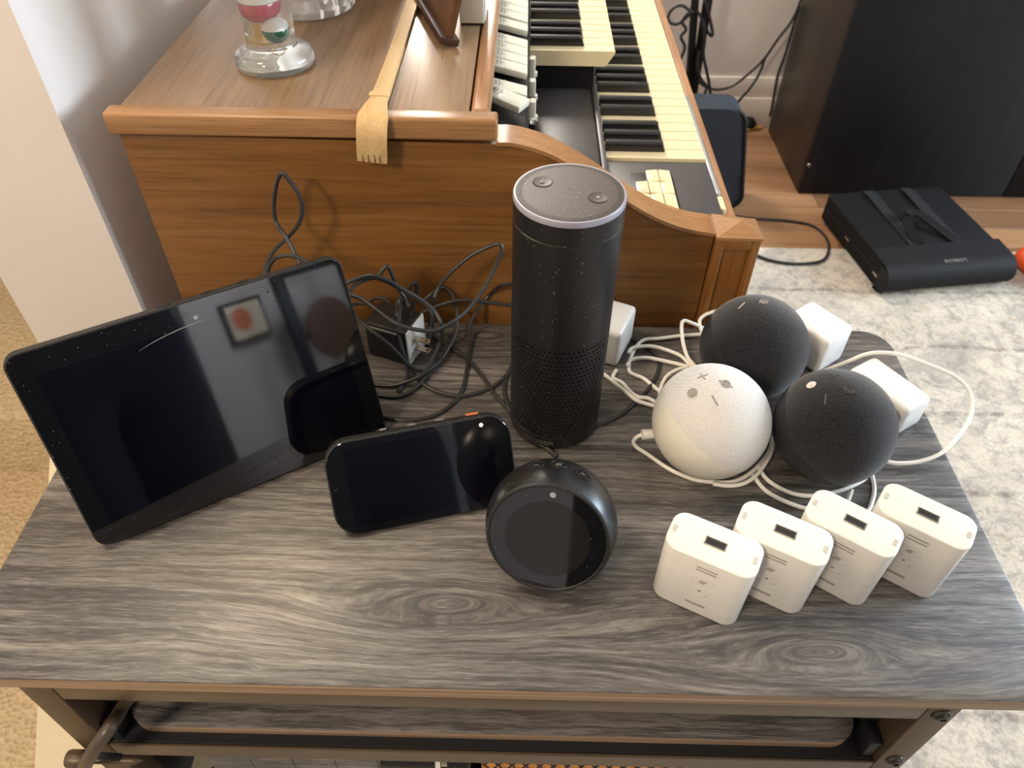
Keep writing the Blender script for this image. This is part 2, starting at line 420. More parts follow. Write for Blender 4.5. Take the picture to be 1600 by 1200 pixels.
def rug_mat():
    m, nt, b = nodes('distressed_rug')
    v = mapped(nt, (1, 1, 1))
    w = noise(nt, v, 6, 4)
    q = add(nt, 'ShaderNodeVectorMath', {0: v, 1: add(nt, 'ShaderNodeCombineXYZ', {0: math_(nt, 'MULTIPLY', w, 0.34), 1: math_(nt, 'MULTIPLY', w, 0.30)}).outputs[0]}, operation='ADD').outputs[0]
    big = noise(nt, q, 9, 6, 0.7); vo = add(nt, 'ShaderNodeTexVoronoi', {'Vector': q, 'Scale': 7.0}, feature='DISTANCE_TO_EDGE').outputs[0]
    sep = add(nt, 'ShaderNodeSeparateXYZ', {0: v})
    rows = math_(nt, 'SINE', math_(nt, 'MULTIPLY', math_(nt, 'ADD', sep.outputs[1], math_(nt, 'MULTIPLY', w, 0.03)), 2 * pi / 0.21))
    wear = noise(nt, v, 28, 5, 0.75)
    c = ramp(nt, noise(nt, v, 5, 3), [(0.3, srgb(196, 186, 168)), (0.7, srgb(216, 204, 186))])
    motif = math_(nt, 'MULTIPLY', ramp(nt, vo, [(0.0, 0.55), (0.05, 0.25), (0.16, 0.0)]), ramp(nt, wear, [(0.40, 0.0), (0.58, 1.0)]))
    c = mix(nt, math_(nt, 'MULTIPLY', motif, 0.75), c, srgb(120, 116, 114))
    c = mix(nt, math_(nt, 'MULTIPLY', ramp(nt, big, [(0.52, 0.0), (0.66, 1.0)]), 0.6), c, srgb(140, 136, 130))
    c = mix(nt, math_(nt, 'MULTIPLY', ramp(nt, noise(nt, v, 26, 7, 0.8, 0.6), [(0.50, 0.0), (0.60, 1.0)]), 0.62), c, srgb(134, 131, 128))
    c = mix(nt, math_(nt, 'MULTIPLY', ramp(nt, noise(nt, v, 17, 6, 0.75, 1.0), [(0.55, 0.0), (0.64, 1.0)]), 0.55), c, srgb(150, 130, 108))
    line = math_(nt, 'MULTIPLY', ramp(nt, rows, [(0.965, 0.0), (0.995, 0.8)]), ramp(nt, wear, [(0.40, 0.0), (0.6, 0.9)]))
    c = mix(nt, line, c, srgb(112, 98, 90))
    c = mix(nt, math_(nt, 'MULTIPLY', ramp(nt, noise(nt, v, 150, 3), [(0.35, 1.0), (0.55, 0.0)]), 0.35), c, srgb(150, 140, 126))
    nt.links.new(c, b.inputs['Base Color']); b.inputs['Roughness'].default_value = 0.95
    bump(nt, b, noise(nt, v, 500, 2), 0.6, 0.003); return m
M_rug = rug_mat()
planks = [wood('oak_plank_%s' % n, srgb(*a), srgb(*b_), srgb(*c_), 0.36, 'x', 0.5, 0.25) for n, a, b_, c_ in
          (('a', (118, 84, 56), (146, 108, 76), (166, 126, 92)), ('b', (132, 96, 66), (160, 120, 86), (180, 140, 104)), ('c', (104, 72, 48), (130, 94, 66), (150, 112, 80)))]
M_sub = plain('subfloor', srgb(50, 34, 22), 0.8)
M_cab = wood('espresso_cabinet', (0.0035, 0.0035, 0.0042), (0.0065, 0.0065, 0.0078), (0.012, 0.012, 0.014), 0.5, 'z', 1.0, 0.3, spec=0.25)  # blue-black front tone: reflected light put into the wood colour
M_cabside = wood('espresso_side', (0.008, 0.005, 0.004), (0.018, 0.012, 0.009), (0.028, 0.020, 0.015), 0.4, 'z', 1.0, 0.3)

XL, XR, YF, YB, ZC = -1.9, 4.22, -2.7, 2.20, 1.80
fl = obj('floor', box2(box2(B(), (-0.391, 0.2755, FZ - 0.06), (-0.350, YB, FZ - 0.0132)), (-0.350, YF, FZ - 0.06), (XR, YB, FZ - 0.0132)), M_sub, kind='structure', loc=(0, 0, 0))
k = 0
yy = 0.96; row = 0
shared = [None] * 3
while yy < YB - 0.01:
    x = -0.345
    first = True
    while x < 2.6:
        L = 0.92 if not first else 0.92 - 0.31 * (row % 3)
        x1 = min(x + L, 2.6); wdt = min(0.092, YB - 0.004 - yy)
        o = obj('plank', box2(B(), (x + 0.0008, yy + 0.0008, FZ - 0.013), (x1 - 0.0008, yy + wdt - 0.0008, FZ), 0.0012, 1), planks[(row * 2 + k) % 3], fl, (0, 0, -0) )
        k += 1; x = x1; first = False
    yy += 0.092; row += 1
obj('rug', poly(B(), [(-0.345, -2.2), (2.45, -2.2), (2.45, 1.476), (0.275, 1.476), (0.275, 0.3885), (-0.345, 0.3885)], (FZ - 0.0128, FZ + 0.009), 'z'), M_rug, label='cream and grey distressed vintage rug on the floor right of the table', cat='rug')
obj('wall_back', box2(B(), (-0.52, YB, -1.4), (XR + 0.1, YB + 0.1, ZC)), M_wall, kind='structure')
bb = B(); box2(bb, (-0.38, YB - 0.016, FZ), (XR, YB, FZ + 0.10), 0.003); box2(bb, (-0.38, YB - 0.010, FZ + 0.10), (XR, YB, FZ + 0.165), 0.003)
obj('baseboard_back', bb, M_base, kind='structure')
obj('wall_left', box2(B(), (-0.525, 0.40, -1.4), (-0.391, YB, ZC)), wallpaint('warm_white_paint', srgb(216, 206, 198)), kind='structure')
obj('baseboard_left', box2(B(), (-0.391, 0.405, FZ), (-0.378, YB - 0.02, FZ + 0.12), 0.003), M_base, kind='structure')
obj('wall_stairwell', box2(B(), (XL - 0.1, YF, -1.4), (XL, YB + 0.1, ZC)), M_wall, kind='structure')
obj('wall_stairwell_back', box2(B(), (XL, YB, -1.4), (-0.525, YB + 0.1, ZC)), M_wall, kind='structure')
obj('wall_front', box2(B(), (XL - 0.1, YF - 0.1, -1.4), (XR + 0.1, YF, ZC)), M_wallg, kind='structure')
# right wall with its window opening
wr = B()
for lo, hi in (((XR, YF, -0.9), (XR + 0.1, -0.30, ZC)), ((XR, 2.10, -0.9), (XR + 0.1, YB + 0.1, ZC)), ((XR, -0.30, -0.9), (XR + 0.1, 2.10, 0.30)), ((XR, -0.30, 1.50), (XR + 0.1, 2.10, ZC))):
    box2(wr, lo, hi)
obj('wall_right', wr, M_wallg, kind='structure')
obj('ceiling', box2(B(), (XL - 0.1, YF - 0.1, ZC), (XR + 0.1, YB + 0.1, ZC + 0.08)), M_ceil, kind='structure')
wf = B()
for y in (-0.30, 0.87, 2.04): box2(wf, (XR + 0.02, y, 0.30), (XR + 0.07, y + 0.06, 1.50), 0.004)
for z in (0.30, 1.44): box2(wf, (XR + 0.02, -0.30, z), (XR + 0.07, 2.10, z + 0.06), 0.004)
obj('window_1', wf, M_base, kind='structure')

# carpeted stairs and their white sloping skirt at the left
sb = B()
box2(sb, (XL, 1.05, -1.3), (-0.53, YB, -0.90), 0.02, 3); box2(sb, (XL, YF + 0.02, -1.4), (-0.475, 1.06, -1.122), 0.02, 3)
obj('floor_stairs', sb, M_carpet, kind='structure')
sb = B(); poly(sb, [(0.275, -0.056), (0.03, -0.279), (-0.33, -0.615), (-0.37, -0.652), (-0.37, -1.3), (0.275, -1.3)], (-0.458, -0.352), 'x')
obj('trim_1', sb, wallpaint('cream_paint', srgb(206, 192, 162)), kind='structure')

# dark cabinet in the right background
cb = thing('tall_cabinet', 'dark espresso wooden cabinet standing against the back wall behind the black bag', 'cabinet', (1.45, 1.98, FZ))
def C_(lo, hi, **kw): return box2(B(), [lo[0] - 1.45, lo[1] - 1.98, lo[2] - FZ], [hi[0] - 1.45, hi[1] - 1.98, hi[2] - FZ], **kw)
obj('side_panel', C_((0.829, 1.785, FZ), (0.850, 2.165, 1.10), r=0.002), M_cabside, cb)
obj('side_panel', C_((2.05, 1.785, FZ), (2.07, 2.165, 1.10), r=0.002), M_cabside, cb)
obj('carcass', C_((0.851, 1.80, FZ + 0.001), (2.049, 2.16, 1.09)), M_cabside, cb)
obj('top_panel', C_((0.82, 1.76, 1.101), (2.08, 2.17, 1.125), r=0.003), M_cab, cb)
obj('door', C_((0.829, 1.766, FZ + 0.004), (1.4275, 1.784, 1.098), r=0.0015), M_cab, cb)
obj('door', C_((1.4305, 1.766, FZ + 0.004), (2.07, 1.784, 1.098), r=0.0015), M_cab, cb)
obj('screw_cap', lathe(B(), [(0.0, 0), (0.006, 0), (0.005, 0.002), (0, 0.0025)], 14, Matrix.Translation((0.835 - 1.45, 1.7645 - 1.98, 0.095)) @ Matrix.Rotation(R(90), 4, 'X')), M_prong, cb)

# ------------------------------------------------------------------ the organ
og = thing('spinet_organ', 'walnut spinet organ with two keyboards standing end-on behind the table', 'organ', (-0.05, 0.95, FZ))
OV = Vector((-0.05, 0.95, FZ))
def O(bm, **k): bm.transform(Matrix.Translation(-OV)); return bm
YE = 1.62
curve = [(-0.010, 0.2035), (0.006, 0.2030), (0.033, 0.1955), (0.056, 0.184), (0.078, 0.1705), (0.099, 0.156), (0.125, 0.139), (0.151, 0.1255), (0.177, 0.117), (0.2015, 0.113)]
cs = [(p.x, p.y) for p in smooth_path([(a, b, 0) for a, b in curve], 4)]
low = [(a, b - 0.004) for a, b in cs]
P = [(-0.345, -0.62), (0.2015, -0.62)] + [(a, b) for a, b in reversed(low)] + [(-0.345, 0.2035)]
obj('side_panel', O(poly(B(), P, (0.4035, 0.428), 'y')), M_walnut, og)
P2 = [(-0.345, -0.62), (0.2015, -0.62)] + [(a, b) for a, b in reversed(low)] + [(-0.345, 0.2035)]
obj('side_panel', O(poly(B(), P2, (YE - 0.03, YE), 'y')), M_walnut, og)
rc = B(); loft(rc, [[(a, 0.3995, b), (a, 0.4335, b), (a, 0.4335, b - 0.0038), (a, 0.3995, b - 0.0038)] for a, b in cs])
obj('curved_rail', O(rc), M_trim, og)
# corner post with recessed panel and low pyramid cap
def postmesh():
    bm = B(); x0, x1, y0, y1 = 0.2025, 0.2455, 0.3935, 0.4285
    box2(bm, (x0, y0 + 0.004, FZ), (x1, y1, 0.110), 0.0008, 1)
    for lo, hi in (((x0, y0, FZ), (x0 + 0.0085, y0 + 0.005, 0.110)), ((x1 - 0.0085, y0, FZ), (x1, y0 + 0.005, 0.110)),
                   ((x0 + 0.0085, y0, 0.098), (x1 - 0.0085, y0 + 0.005, 0.110)), ((x0 + 0.0085, y0, FZ), (x1 - 0.0085, y0 + 0.005, FZ + 0.10))):
        box2(bm, lo, hi, 0.001, 2)
    return bm
obj('corner_post', O(postmesh()), M_post, og)
bm = B(); c4 = [bm.verts.new(p) for p in ((0.2015, 0.3925, 0.110), (0.2465, 0.3925, 0.110), (0.2465, 0.4295, 0.110), (0.2015, 0.4295, 0.110))]
t4 = [bm.verts.new(p) for p in ((0.2015, 0.3925, 0.1135), (0.2465, 0.3925, 0.1125), (0.2465, 0.4295, 0.1115), (0.2015, 0.4295, 0.1165))]
ap = bm.verts.new((0.2275, 0.411, 0.1215))
for i in range(4):
    bm.faces.new((c4[i], c4[(i+1) % 4], t4[(i+1) % 4], t4[i])); bm.faces.new((t4[i], t4[(i+1) % 4], ap))
bm.faces.new(list(reversed(c4)))
obj('post_cap', O(bm), M_trim, og, angle=8)
obj('corner_post', O(box2(B(), (0.2025, YE - 0.03, FZ), (0.2455, YE + 0.005, 0.113), 0.001)), M_post, og)
# lid, its front edge, the strip along the keyboard side
obj('lid', O(box2(B(), (-0.340, 0.4125, 0.2085), (-0.0338, YE, 0.2255), 0.0012)), M_lid, og)
obj('lid_edge', O(box2(B(), (-0.3495, 0.3945, 0.2065), (-0.0085, 0.4125, 0.2265), 0.0026, 3)), M_trim, og)
obj('lid_strip', O(box2(B(), (-0.0324, 0.4127, 0.2085), (-0.0160, YE, 0.2265), 0.0035, 3)), M_stripw, og)
obj('back_panel', O(box2(B(), (-0.345, 0.428, -0.62), (-0.33, YE - 0.03, 0.2085))), M_walnut, og)
obj('case', O(box2(B(), (-0.329, 0.43, -0.30), (-0.0225, YE - 0.03, 0.206))), M_consol, og)
obj('lower_case', O(box2(B(), (-0.329, 0.43, -0.62), (-0.10, YE - 0.03, -0.301))), M_walnut, og)
obj('key_bed', O(box2(B(), (-0.0215, 0.4295, -0.02), (0.235, YE - 0.03, 0.050))), M_consol, og)
obj('key_slip', O(box2(B(), (0.2415, 0.4295, -0.03), (0.2535, YE - 0.03, 0.062), 0.002)), M_stripw, og)
obj('chrome_strip', O(box2(B(), (0.2355, 0.545, 0.045), (0.241, 0.80, 0.0705), 0.0012)), M_chrome, og)
obj('end_tab', O(box2(B(), (0.2355, 0.515, 0.045), (0.2425, 0.543, 0.069), 0.002)), M_ivory, og)
obj('key_cheek', O(box2(B(), (0.1135, 0.4295, 0.0505), (0.2345, 0.6125, 0.0725), 0.0012)), M_consol, og)
obj('console_plate', O(box2(B(), (0.0285, 0.4295, 0.0505), (0.1055, YE - 0.03, 0.080), 0.0015)), M_consol, og)
obj('console_rail', O(box2(B(), (0.1060, 0.4295, 0.0505), (0.1128, YE - 0.03, 0.0855), 0.0015)), M_consol, og)
# rocker switches let into the near cheek
obj('switch_well', O(box2(B(), *[( a, b, c) for a, b, c in ((0.1410, 0.474, 0.0722), (0.1895, 0.584, 0.0735))], r=0.002)), M_blk, og)
sm = None
for i in range(3):
    for j in range(4):
        ti = (0.10 if (i + j) % 2 else -0.10)
        r3 = Matrix.Rotation(ti, 3, 'Y')
        if (i, j) == (0, 3): continue
        obj('rocker_switch', O(box(B(), (0.1500 + i * 0.0142, 0.4885 + j * 0.0262, 0.0770), (0.0136, 0.0255, 0.006), 0.0012, 2, r3)), M_ivory, og)
# lower keyboard
PITCH = 0.02362; Y0 = 0.6140; NW = 40
PITCHN = int((YE - 0.035 - Y0) / PITCH)
def whitekey(x0, x1, th, lip):
    bm = B(); w = PITCH - 0.0017
    if lip:
        Pk = [(x0, 0), (x1 - 0.0008, 0), (x1, -0.0012), (x1 - 0.001, -0.004), (x1 - 0.011, -th), (x0, -th)]
    else:
        Pk = [(x0, 0), (x1 - 0.0015, 0), (x1, -0.0015), (x1, -th), (x0, -th)]
    poly(bm, Pk, (0.0004, 0.0004 + w), 'y'); return bm
def blackkey(x0, x1, h):
    rings = []
    w = 0.0120
    for x, hh, ww in ((x0, h, 0.0098), (x1 - 0.007, h, 0.0098), (x1 - 0.0035, h - 0.0012, 0.0096), (x1, 0.001, 0.0116)):
        rings.append([(x, -w/2, 0), (x, w/2, 0), (x, ww/2 + 0.0004, hh - 0.002), (x, ww/2 - 0.002, hh), (x, -ww/2 + 0.002, hh), (x, -ww/2 - 0.0004, hh - 0.002)])
    return loft_bm(rings)
def loft_bm(r): b = B(); loft(b, r); return b
def keyboard(x0, x1, zt, y0, th, lip, bx1):
    first = None; fb = None
    n = int((YE - 0.035 - y0) / PITCH)
    for i in range(n):
        loc = Vector((0, y0 + i * PITCH, zt)) - OV
        if first is None:
            first = obj('white_key', whitekey(x0, x1, th, lip), M_ivory, og, loc)
        else: obj('white_key', first.data, None, og, loc)
        if i % 7 in (0, 1, 2, 4, 5) and i < n - 1:
            l2 = Vector((0, y0 + (i + 1) * PITCH + {0: -0.002, 2: 0.002, 4: -0.0015, 5: 0.0015}.get(i % 7, 0), zt - 0.001)) - OV
            if fb is None: fb = obj('black_key', blackkey(x0 + 0.0005, bx1, 0.0125), M_ebony, og, l2)
            else: obj('black_key', fb.data, None, og, l2)
keyboard(0.1138, 0.2345, 0.0755, Y0, 0.020, False, 0.187)
obj('upper_key_bed', O(box2(B(), (0.0235, 0.795, 0.0805), (0.108, YE - 0.03, 0.1165))), M_blk, og)
keyboard(0.0205, 0.1315, 0.1375, 0.7760, 0.0195, True, 0.092)
# stop tabs on their sloping rail
poly(rb := B(), [(-0.021, 0.179), (0.0155, 0.170), (0.0195, 0.160), (0.0195, 0.0805), (-0.0213, 0.0805)], (0.43, YE - 0.03), 'y')
obj('tab_rail', O(rb), M_blk, og)
sl = 0.235
def stoptab():
    bm = B(); box(bm, (0, 0, 0), (0.0375, 0.0232, 0.0075), 0.0016, 2); return bm
def tabband():
    bm = B(); box(bm, (-0.006, 0, 0.00385), (0.0011, 0.0215, 0.0003)); return bm
def tabink():
    bm = B()
    for i, (x, w) in enumerate(((-0.0152, 0.009), (-0.0115, 0.012), (-0.009, 0.004))): box(bm, (x, 0.001, 0.0038), (0.0011, w, 0.0003))
    return bm
tm = bn = im = None
for y, dt in ((0.522, 0.50), (0.5535, 0), (0.6065, 0), (0.6308, 0), (0.6550, 0), (0.6792, 0), (0.7290, 0), (0.7590, 0), (0.7832, 0), (0.8074, 0), (0.8316, 0), (0.8558, 0), (0.905, 0), (0.9292, 0), (0.9534, 0)):
    loc = Vector((-0.0015, y, 0.1835)) - OV
    if tm is None:
        t_ = obj('stop_tab', stoptab(), M_tab, og, loc); tm = t_.data
        b1 = obj('tab_band', tabband(), M_tabband, t_); bn = b1.data; i1 = obj('tab_print', tabink(), M_ink, t_); im = i1.data
    else:
        t_ = obj('stop_tab', tm, None, og, loc); obj('tab_band', bn, None, t_); obj('tab_print', im, None, t_)
    t_.rotation_euler = (0, sl, -dt)
    if dt: t_.location.z += 0.003; t_.rotation_euler = (0, sl * 0.6, -dt)
lv = None
for i, (y, up) in enumerate(((0.520, 0), (0.545, 1), (0.572, 1), (0.598, 0), (0.625, 1), (0.650, 0), (0.690, 1), (0.715, 0))):
    loc = Vector((0.0235, y + 0.02, 0.140 - 0.010 * (i % 2))) - OV
    b_ = B(); box(b_, (0, 0, 0), (0.008, 0.0125, 0.030), 0.0015, 2); box(b_, (0.0045, 0.001, -0.006), (0.004, 0.007, 0.006), 0.001)
    obj('preset_lever', b_, M_tab if up else M_blk, og, loc)

# ------------------------------------------------------------------ the table
tb = thing('side_table', 'low table with grey rustic wood top and bronze steel frame in the foreground', 'table', (0.008, 0.2, FZ))
TV = Vector((0.008, 0.2, FZ))
def K(bm): bm.transform(Matrix.Translation(-TV)); return bm
TW, TD = 0.791, 0.3935
top_o = [(x + 0.0065, y + 0.1965) for x, y in rrect(TW, TD - 0.001, 0.028, 8)]
def K2(name, bm, m, parent=tb): return obj(name, K(bm), m, parent)
tp = B(); prism(tp, top_o, -0.0150, 0.0, 0, 0.0012, 2)
for f in tp.faces:
    f.material_index = 1 if abs(f.normal.z) < 0.6 and f.calc_center_median().z < -0.002 else 0
tpo = K2('table_top', tp, [M_top, M_edge])
for nm, lo, hi in (('front_rail', (-0.317, 0.001, -0.0370), (0.311, 0.023, -0.0153)), ('back_rail', (-0.317, 0.369, -0.0370), (0.311, 0.391, -0.0153)),
                   ('side_rail', (-0.341, 0.024, -0.0370), (-0.319, 0.368, -0.0153)), ('side_rail', (0.313, 0.024, -0.0370), (0.335, 0.368, -0.0153))):
    K2(nm, box2(B(), lo, hi, 0.0012), M_steel)
for x0, x1 in ((-0.3415, -0.3175), (0.3115, 0.3355)):
    for y0, y1 in ((0.001, 0.0235), (0.3685, 0.391)):
        K2('leg', box2(B(), (x0, y0, FZ + 0.0095), (x1, y1, -0.0153), 0.0012), M_steel)
# shelf in its steel tray: upright front flange, flat inner flange, board lying on it
for z, first in ((-0.1285, True), (-0.37, False)):
    for lo, hi, nm in (((-0.317, 0.001, z - 0.0215), (0.311, 0.004, z), 'shelf_rail'), ((-0.317, 0.388, z - 0.0215), (0.311, 0.391, z), 'shelf_rail')):
        K2(nm, box2(B(), lo, hi, 0.0008, 1), M_steel)
    K2('shelf_tray', box2(B(), (-0.3165, 0.0045, z - 0.006), (0.3105, 0.3875, z - 0.0005), 0.0005, 1), M_black_steel)  # flange lying in shadow, its shade put into the black colour
    so = [(x - 0.003, y + 0.200) for x, y in rrect(0.606, 0.374, 0.022, 6)]
    sp = B(); prism(sp, so, z - 0.0003, z + 0.0115, 0, 0.001, 2)
    for f in sp.faces: f.material_index = 1 if abs(f.normal.z) < 0.6 and f.calc_center_median().z < z + 0.010 else 0
    K2('shelf_board', sp, [M_shelf, M_edge])
    for x in (-0.3115, 0.3055):
        K2('corner_bracket', box2(B(), (x - 0.005, 0.006, z - 0.0002), (x + 0.005, 0.026, z + 0.028), 0.002), M_black_steel)
for x0, x1 in ((-0.3405, -0.3385), (0.3325, 0.3345)):
    K2('side_panel', box2(B(), (x0, 0.0240, -0.3690), (x1, 0.3680, -0.0375)), M_black_steel)
def bolt(M):
    bm = B(); lathe(bm, [(0.0, 0.0), (0.0072, 0.0), (0.0072, 0.0012), (0.0060, 0.0035), (0.0036, 0.0048), (0.0024, 0.0048), (0.0024, 0.003), (0, 0.003)], 20, M); return bm
for x, z in ((0.3235, -0.0265), (0.3235, -0.118), (-0.3295, -0.34), (0.3235, -0.34)):
    K2('bolt', bolt(Matrix.Translation((x, 0.0012, z)) @ Matrix.Rotation(R(90), 4, 'X')), M_bolt)
# hook rod fixed across the left leg
hk = thing('hook_rod', 'bronze steel rod with a knob end fixed across the front left table leg', 'hook', (-0.327, -0.003, -0.138))
b_ = B(); lathe(b_, [(0, -0.012), (0.0066, -0.012), (0.0074, -0.010), (0.0074, 0.002), (0.006, 0.004), (0.0036, 0.004), (0.0036, 0.042), (0.003, 0.044), (0, 0.052)], 20, Matrix.Translation((-0.012, -0.004, 0.0)) @ Matrix.Rotation(R(90), 4, 'Y'))
obj('rod', b_, M_steel, hk)
obj('thumb_plate', box(B(), (0.011, -0.003, 0.0045), (0.020, 0.006, 0.0025), 0.0008, 2, Matrix.Rotation(0.12, 3, 'Y')), M_black_steel, hk)
# thick cable hanging over the left leg
tc = B(); tube(tc, [(-0.2818,0.023,-0.07),(-0.2871,0.0128,-0.07),(-0.2884,0.0027,-0.068),(-0.2856,-0.01,-0.0581),(-0.2979,-0.021,-0.0718),(-0.3176,-0.024,-0.1055),(-0.3484,-0.022,-0.1681),(-0.4049,-0.016,-0.2969)], 0.0052, 12, 6)
obj('hanging_cable', tc, M_brown, label='thick dark brown cable hanging in front of the left table leg', cat='cable')
# things standing on the lower level: wooden crate, wire basket and a dark cylinder
cr = thing('wooden_crate', 'grey wooden crate panel seen under the table shelf at left', 'crate', (-0.17, 0.075, -0.358))
for i in range(5):
    obj('slat', box(B(), (-0.080 + i * 0.040, -0.045, 0.085), (0.0396, 0.012, 0.166), 0.0005), M_shelf, cr)
obj('crate_body', box(B(), (0, 0.035, 0.085), (0.198, 0.140, 0.166), 0.002), M_shelf, cr)
wb = thing('wire_basket', 'black diamond-mesh wire basket lined with tan cloth under the table shelf', 'basket', (0.115, 0.085, -0.358))
b_ = B(); L_ = [(x, y) for x, y in rrect(0.26, 0.13, 0.02, 5)]
prism(b_, L_, 0.003, 0.168, 0.004, 0.004); obj('cloth_liner', b_, plain('tan_cloth', srgb(206, 142, 70), 0.85, grain=0.3, gscale=700), wb)
b_ = B()
for i in range(-12, 27):
    for s in (1, -1):
        xa = -0.131 + i * 0.0125; xb = xa + s * 0.166 * 0.46
        a, b2 = Vector((xa, -0.0675, 0.004)), Vector((xb, -0.0675, 0.170))
        pa = [a.lerp(b2, t) for t in [q / 12 for q in range(13)]]; pa = [p for p in pa if -0.128 <= p.x <= 0.128]
        if len(pa) > 1: tube(b_, pa, 0.00085, 4, 1)
obj('diamond_mesh', b_, M_black_steel, wb)['kind'] = 'stuff'
b_ = B()
for z in (0.002, 0.170): tube(b_, [(x * 1.03, y * 1.045, z) for x, y in L_ + L_[:1]], 0.0018, 6, 1)
obj('rim_wire', b_, M_black_steel, wb)
fc = thing('flashlight', 'dark cylinder with white and chrome bands lying beside the wire basket under the shelf', 'flashlight', (-0.055, 0.028, -0.212))
b_ = B(); Mx = Matrix.Rotation(R(90), 4, 'Y')
lathe(b_, [(0, -0.05), (0.012, -0.05), (0.013, -0.048), (0.013, 0.0), (0, 0.0)], 24, Mx); obj('barrel', b_, M_blk, fc)
b_ = B(); lathe(b_, [(0, 0.0005), (0.0125, 0.0005), (0.0125, 0.005), (0, 0.005)], 24, Mx); obj('white_band', b_, M_white, fc)
b_ = B(); lathe(b_, [(0, 0.0055), (0.010, 0.0055), (0.010, 0.011), (0, 0.011)], 24, Mx); obj('chrome_band', b_, M_prong, fc)
b_ = B(); lathe(b_, [(0, 0.0115), (0.013, 0.0115), (0.0135, 0.014), (0.0135, 0.030), (0.012, 0.032), (0, 0.032)], 24, Mx); obj('head', b_, M_blk, fc)
obj('stand', box2(B(), (-0.045, -0.010, -0.1425), (0.028, 0.010, -0.0125), 0.002), M_blk, fc)

# ------------------------------------------------------------------ tall cylinder speaker
ER = 0.0409; EX, EY = 0.0480, 0.2590
ec = thing('cylinder_speaker', 'tall black cylindrical smart speaker with perforated lower half in the table centre', 'speaker', (EX, EY, 0.0005))
EH = 0.2390
GZ0, GZ1 = 0.0165, 0.1205
b_ = B(); lathe(b_, [(0, 0), (ER - 0.003, 0), (ER - 0.001, 0.0015), (ER, 0.004), (ER, GZ0 - 0.0006), (ER - 0.0012, GZ0), (0, GZ0)], 96); obj('base', b_, M_blk, ec)
b_ = B(); lathe(b_, [(0, GZ1 + 0.0002), (ER, GZ1 + 0.0002), (ER, 0.2185), (ER - 0.0006, 0.2190), (ER - 0.0006, 0.2196), (ER, 0.2200), (ER, EH - 0.0045), (0, EH - 0.0045)], 96); obj('upper_shell', b_, M_blk, ec)
b_ = B(); lathe(b_, [(0, GZ0), (ER - 0.0022, GZ0), (ER - 0.0022, GZ1), (0, GZ1)], 64); obj('grille_core', b_, M_hole, ec)
# perforated sleeve: one real hole per cell, staggered rows
b_ = B(); NA, NRW = 66, 22
cw = 2 * pi * ER / NA; chh = (GZ1 - GZ0) / NRW; hr = cw * 0.305
cells = {}
def gv(a, z, r=ER):
    kx = (round(a * ER * 1e6), round(z * 1e6), round(r * 1e6))
    if kx not in cells: cells[kx] = b_.verts.new((r * sin(a), -r * cos(a), z))
    return cells[kx]
for rw in range(NRW):
    zc = GZ0 + (rw + 0.5) * chh
    for k in range(NA):
        ac = (k + 0.5 * (rw % 2)) * cw
        if abs(((ac / ER + pi) % (2 * pi)) - pi) > R(112): continue
        outer = [(ac - cw/2, zc - chh/2), (ac, zc - chh/2), (ac + cw/2, zc - chh/2), (ac + cw/2, zc + chh/2), (ac, zc + chh/2), (ac - cw/2, zc + chh/2)]
        oc = [gv(x / ER, z) for x, z in outer]
        hv = [b_.verts.new((ER * sin((ac + hr * cos(t)) / ER), -ER * cos((ac + hr * cos(t)) / ER), zc + hr * sin(t))) for t in [R(-150 + 60 * q) for q in range(6)]]
        hi = [b_.verts.new(((ER - 0.0016) * sin((ac + hr * cos(t)) / ER), -(ER - 0.0016) * cos((ac + hr * cos(t)) / ER), zc + hr * sin(t))) for t in [R(-150 + 60 * q) for q in range(6)]]
        for q in range(6):
            p = (q + 1) % 6
            b_.faces.new((oc[q], oc[p], hv[p], hv[q])); b_.faces.new((hv[q], hv[p], hi[p], hi[q]))
nb = 40
for rr_ in range(1):
    a0, a1 = R(111), R(249)
    prev = None
    for q in range(nb + 1):
        a = a0 + (a1 - a0) * q / nb
        cur = (b_.verts.new((ER * sin(a), -ER * cos(a), GZ0)), b_.verts.new((ER * sin(a), -ER * cos(a), GZ1)))
        if prev: b_.faces.new((prev[0], cur[0], cur[1], prev[1]))
        prev = cur
for f in b_.faces: f.smooth = False
obj('perforated_grille', b_, M_blk, ec, kind='stuff')
b_ = B(); lathe(b_, [(0, EH - 0.0043), (ER, EH - 0.0043), (ER, EH - 0.001), (ER - 0.0006, EH), (ER - 0.0019, EH), (ER - 0.0022, EH - 0.0008), (0, EH - 0.0008)], 96); obj('light_ring', b_, M_ringlight, ec)
b_ = B(); lathe(b_, [(0, EH - 0.0006), (ER - 0.0023, EH - 0.0006), (ER - 0.0025, EH + 0.0002), (0, EH + 0.0002)], 96); tpl = obj('top_plate', b_, M_topplate, ec)
b_ = B()
for q in range(104):
    for rr_, off in ((ER - 0.0039, 0), (ER - 0.0056, 0.5)):
        a = 2 * pi * (q + off) / 104
        bmesh.ops.create_circle(b_, cap_ends=True, segments=6, radius=0.00062, matrix=Matrix.Translation((rr_ * cos(a), rr_ * sin(a), EH + 0.00026)))
for x, y, r_ in ((0.0, 0.002, 0.0007),): bmesh.ops.create_circle(b_, cap_ends=True, segments=12, radius=r_, matrix=Matrix.Translation((x, y, EH + 0.00026)))
obj('microphone_holes', b_, M_hole, tpl, kind='stuff')
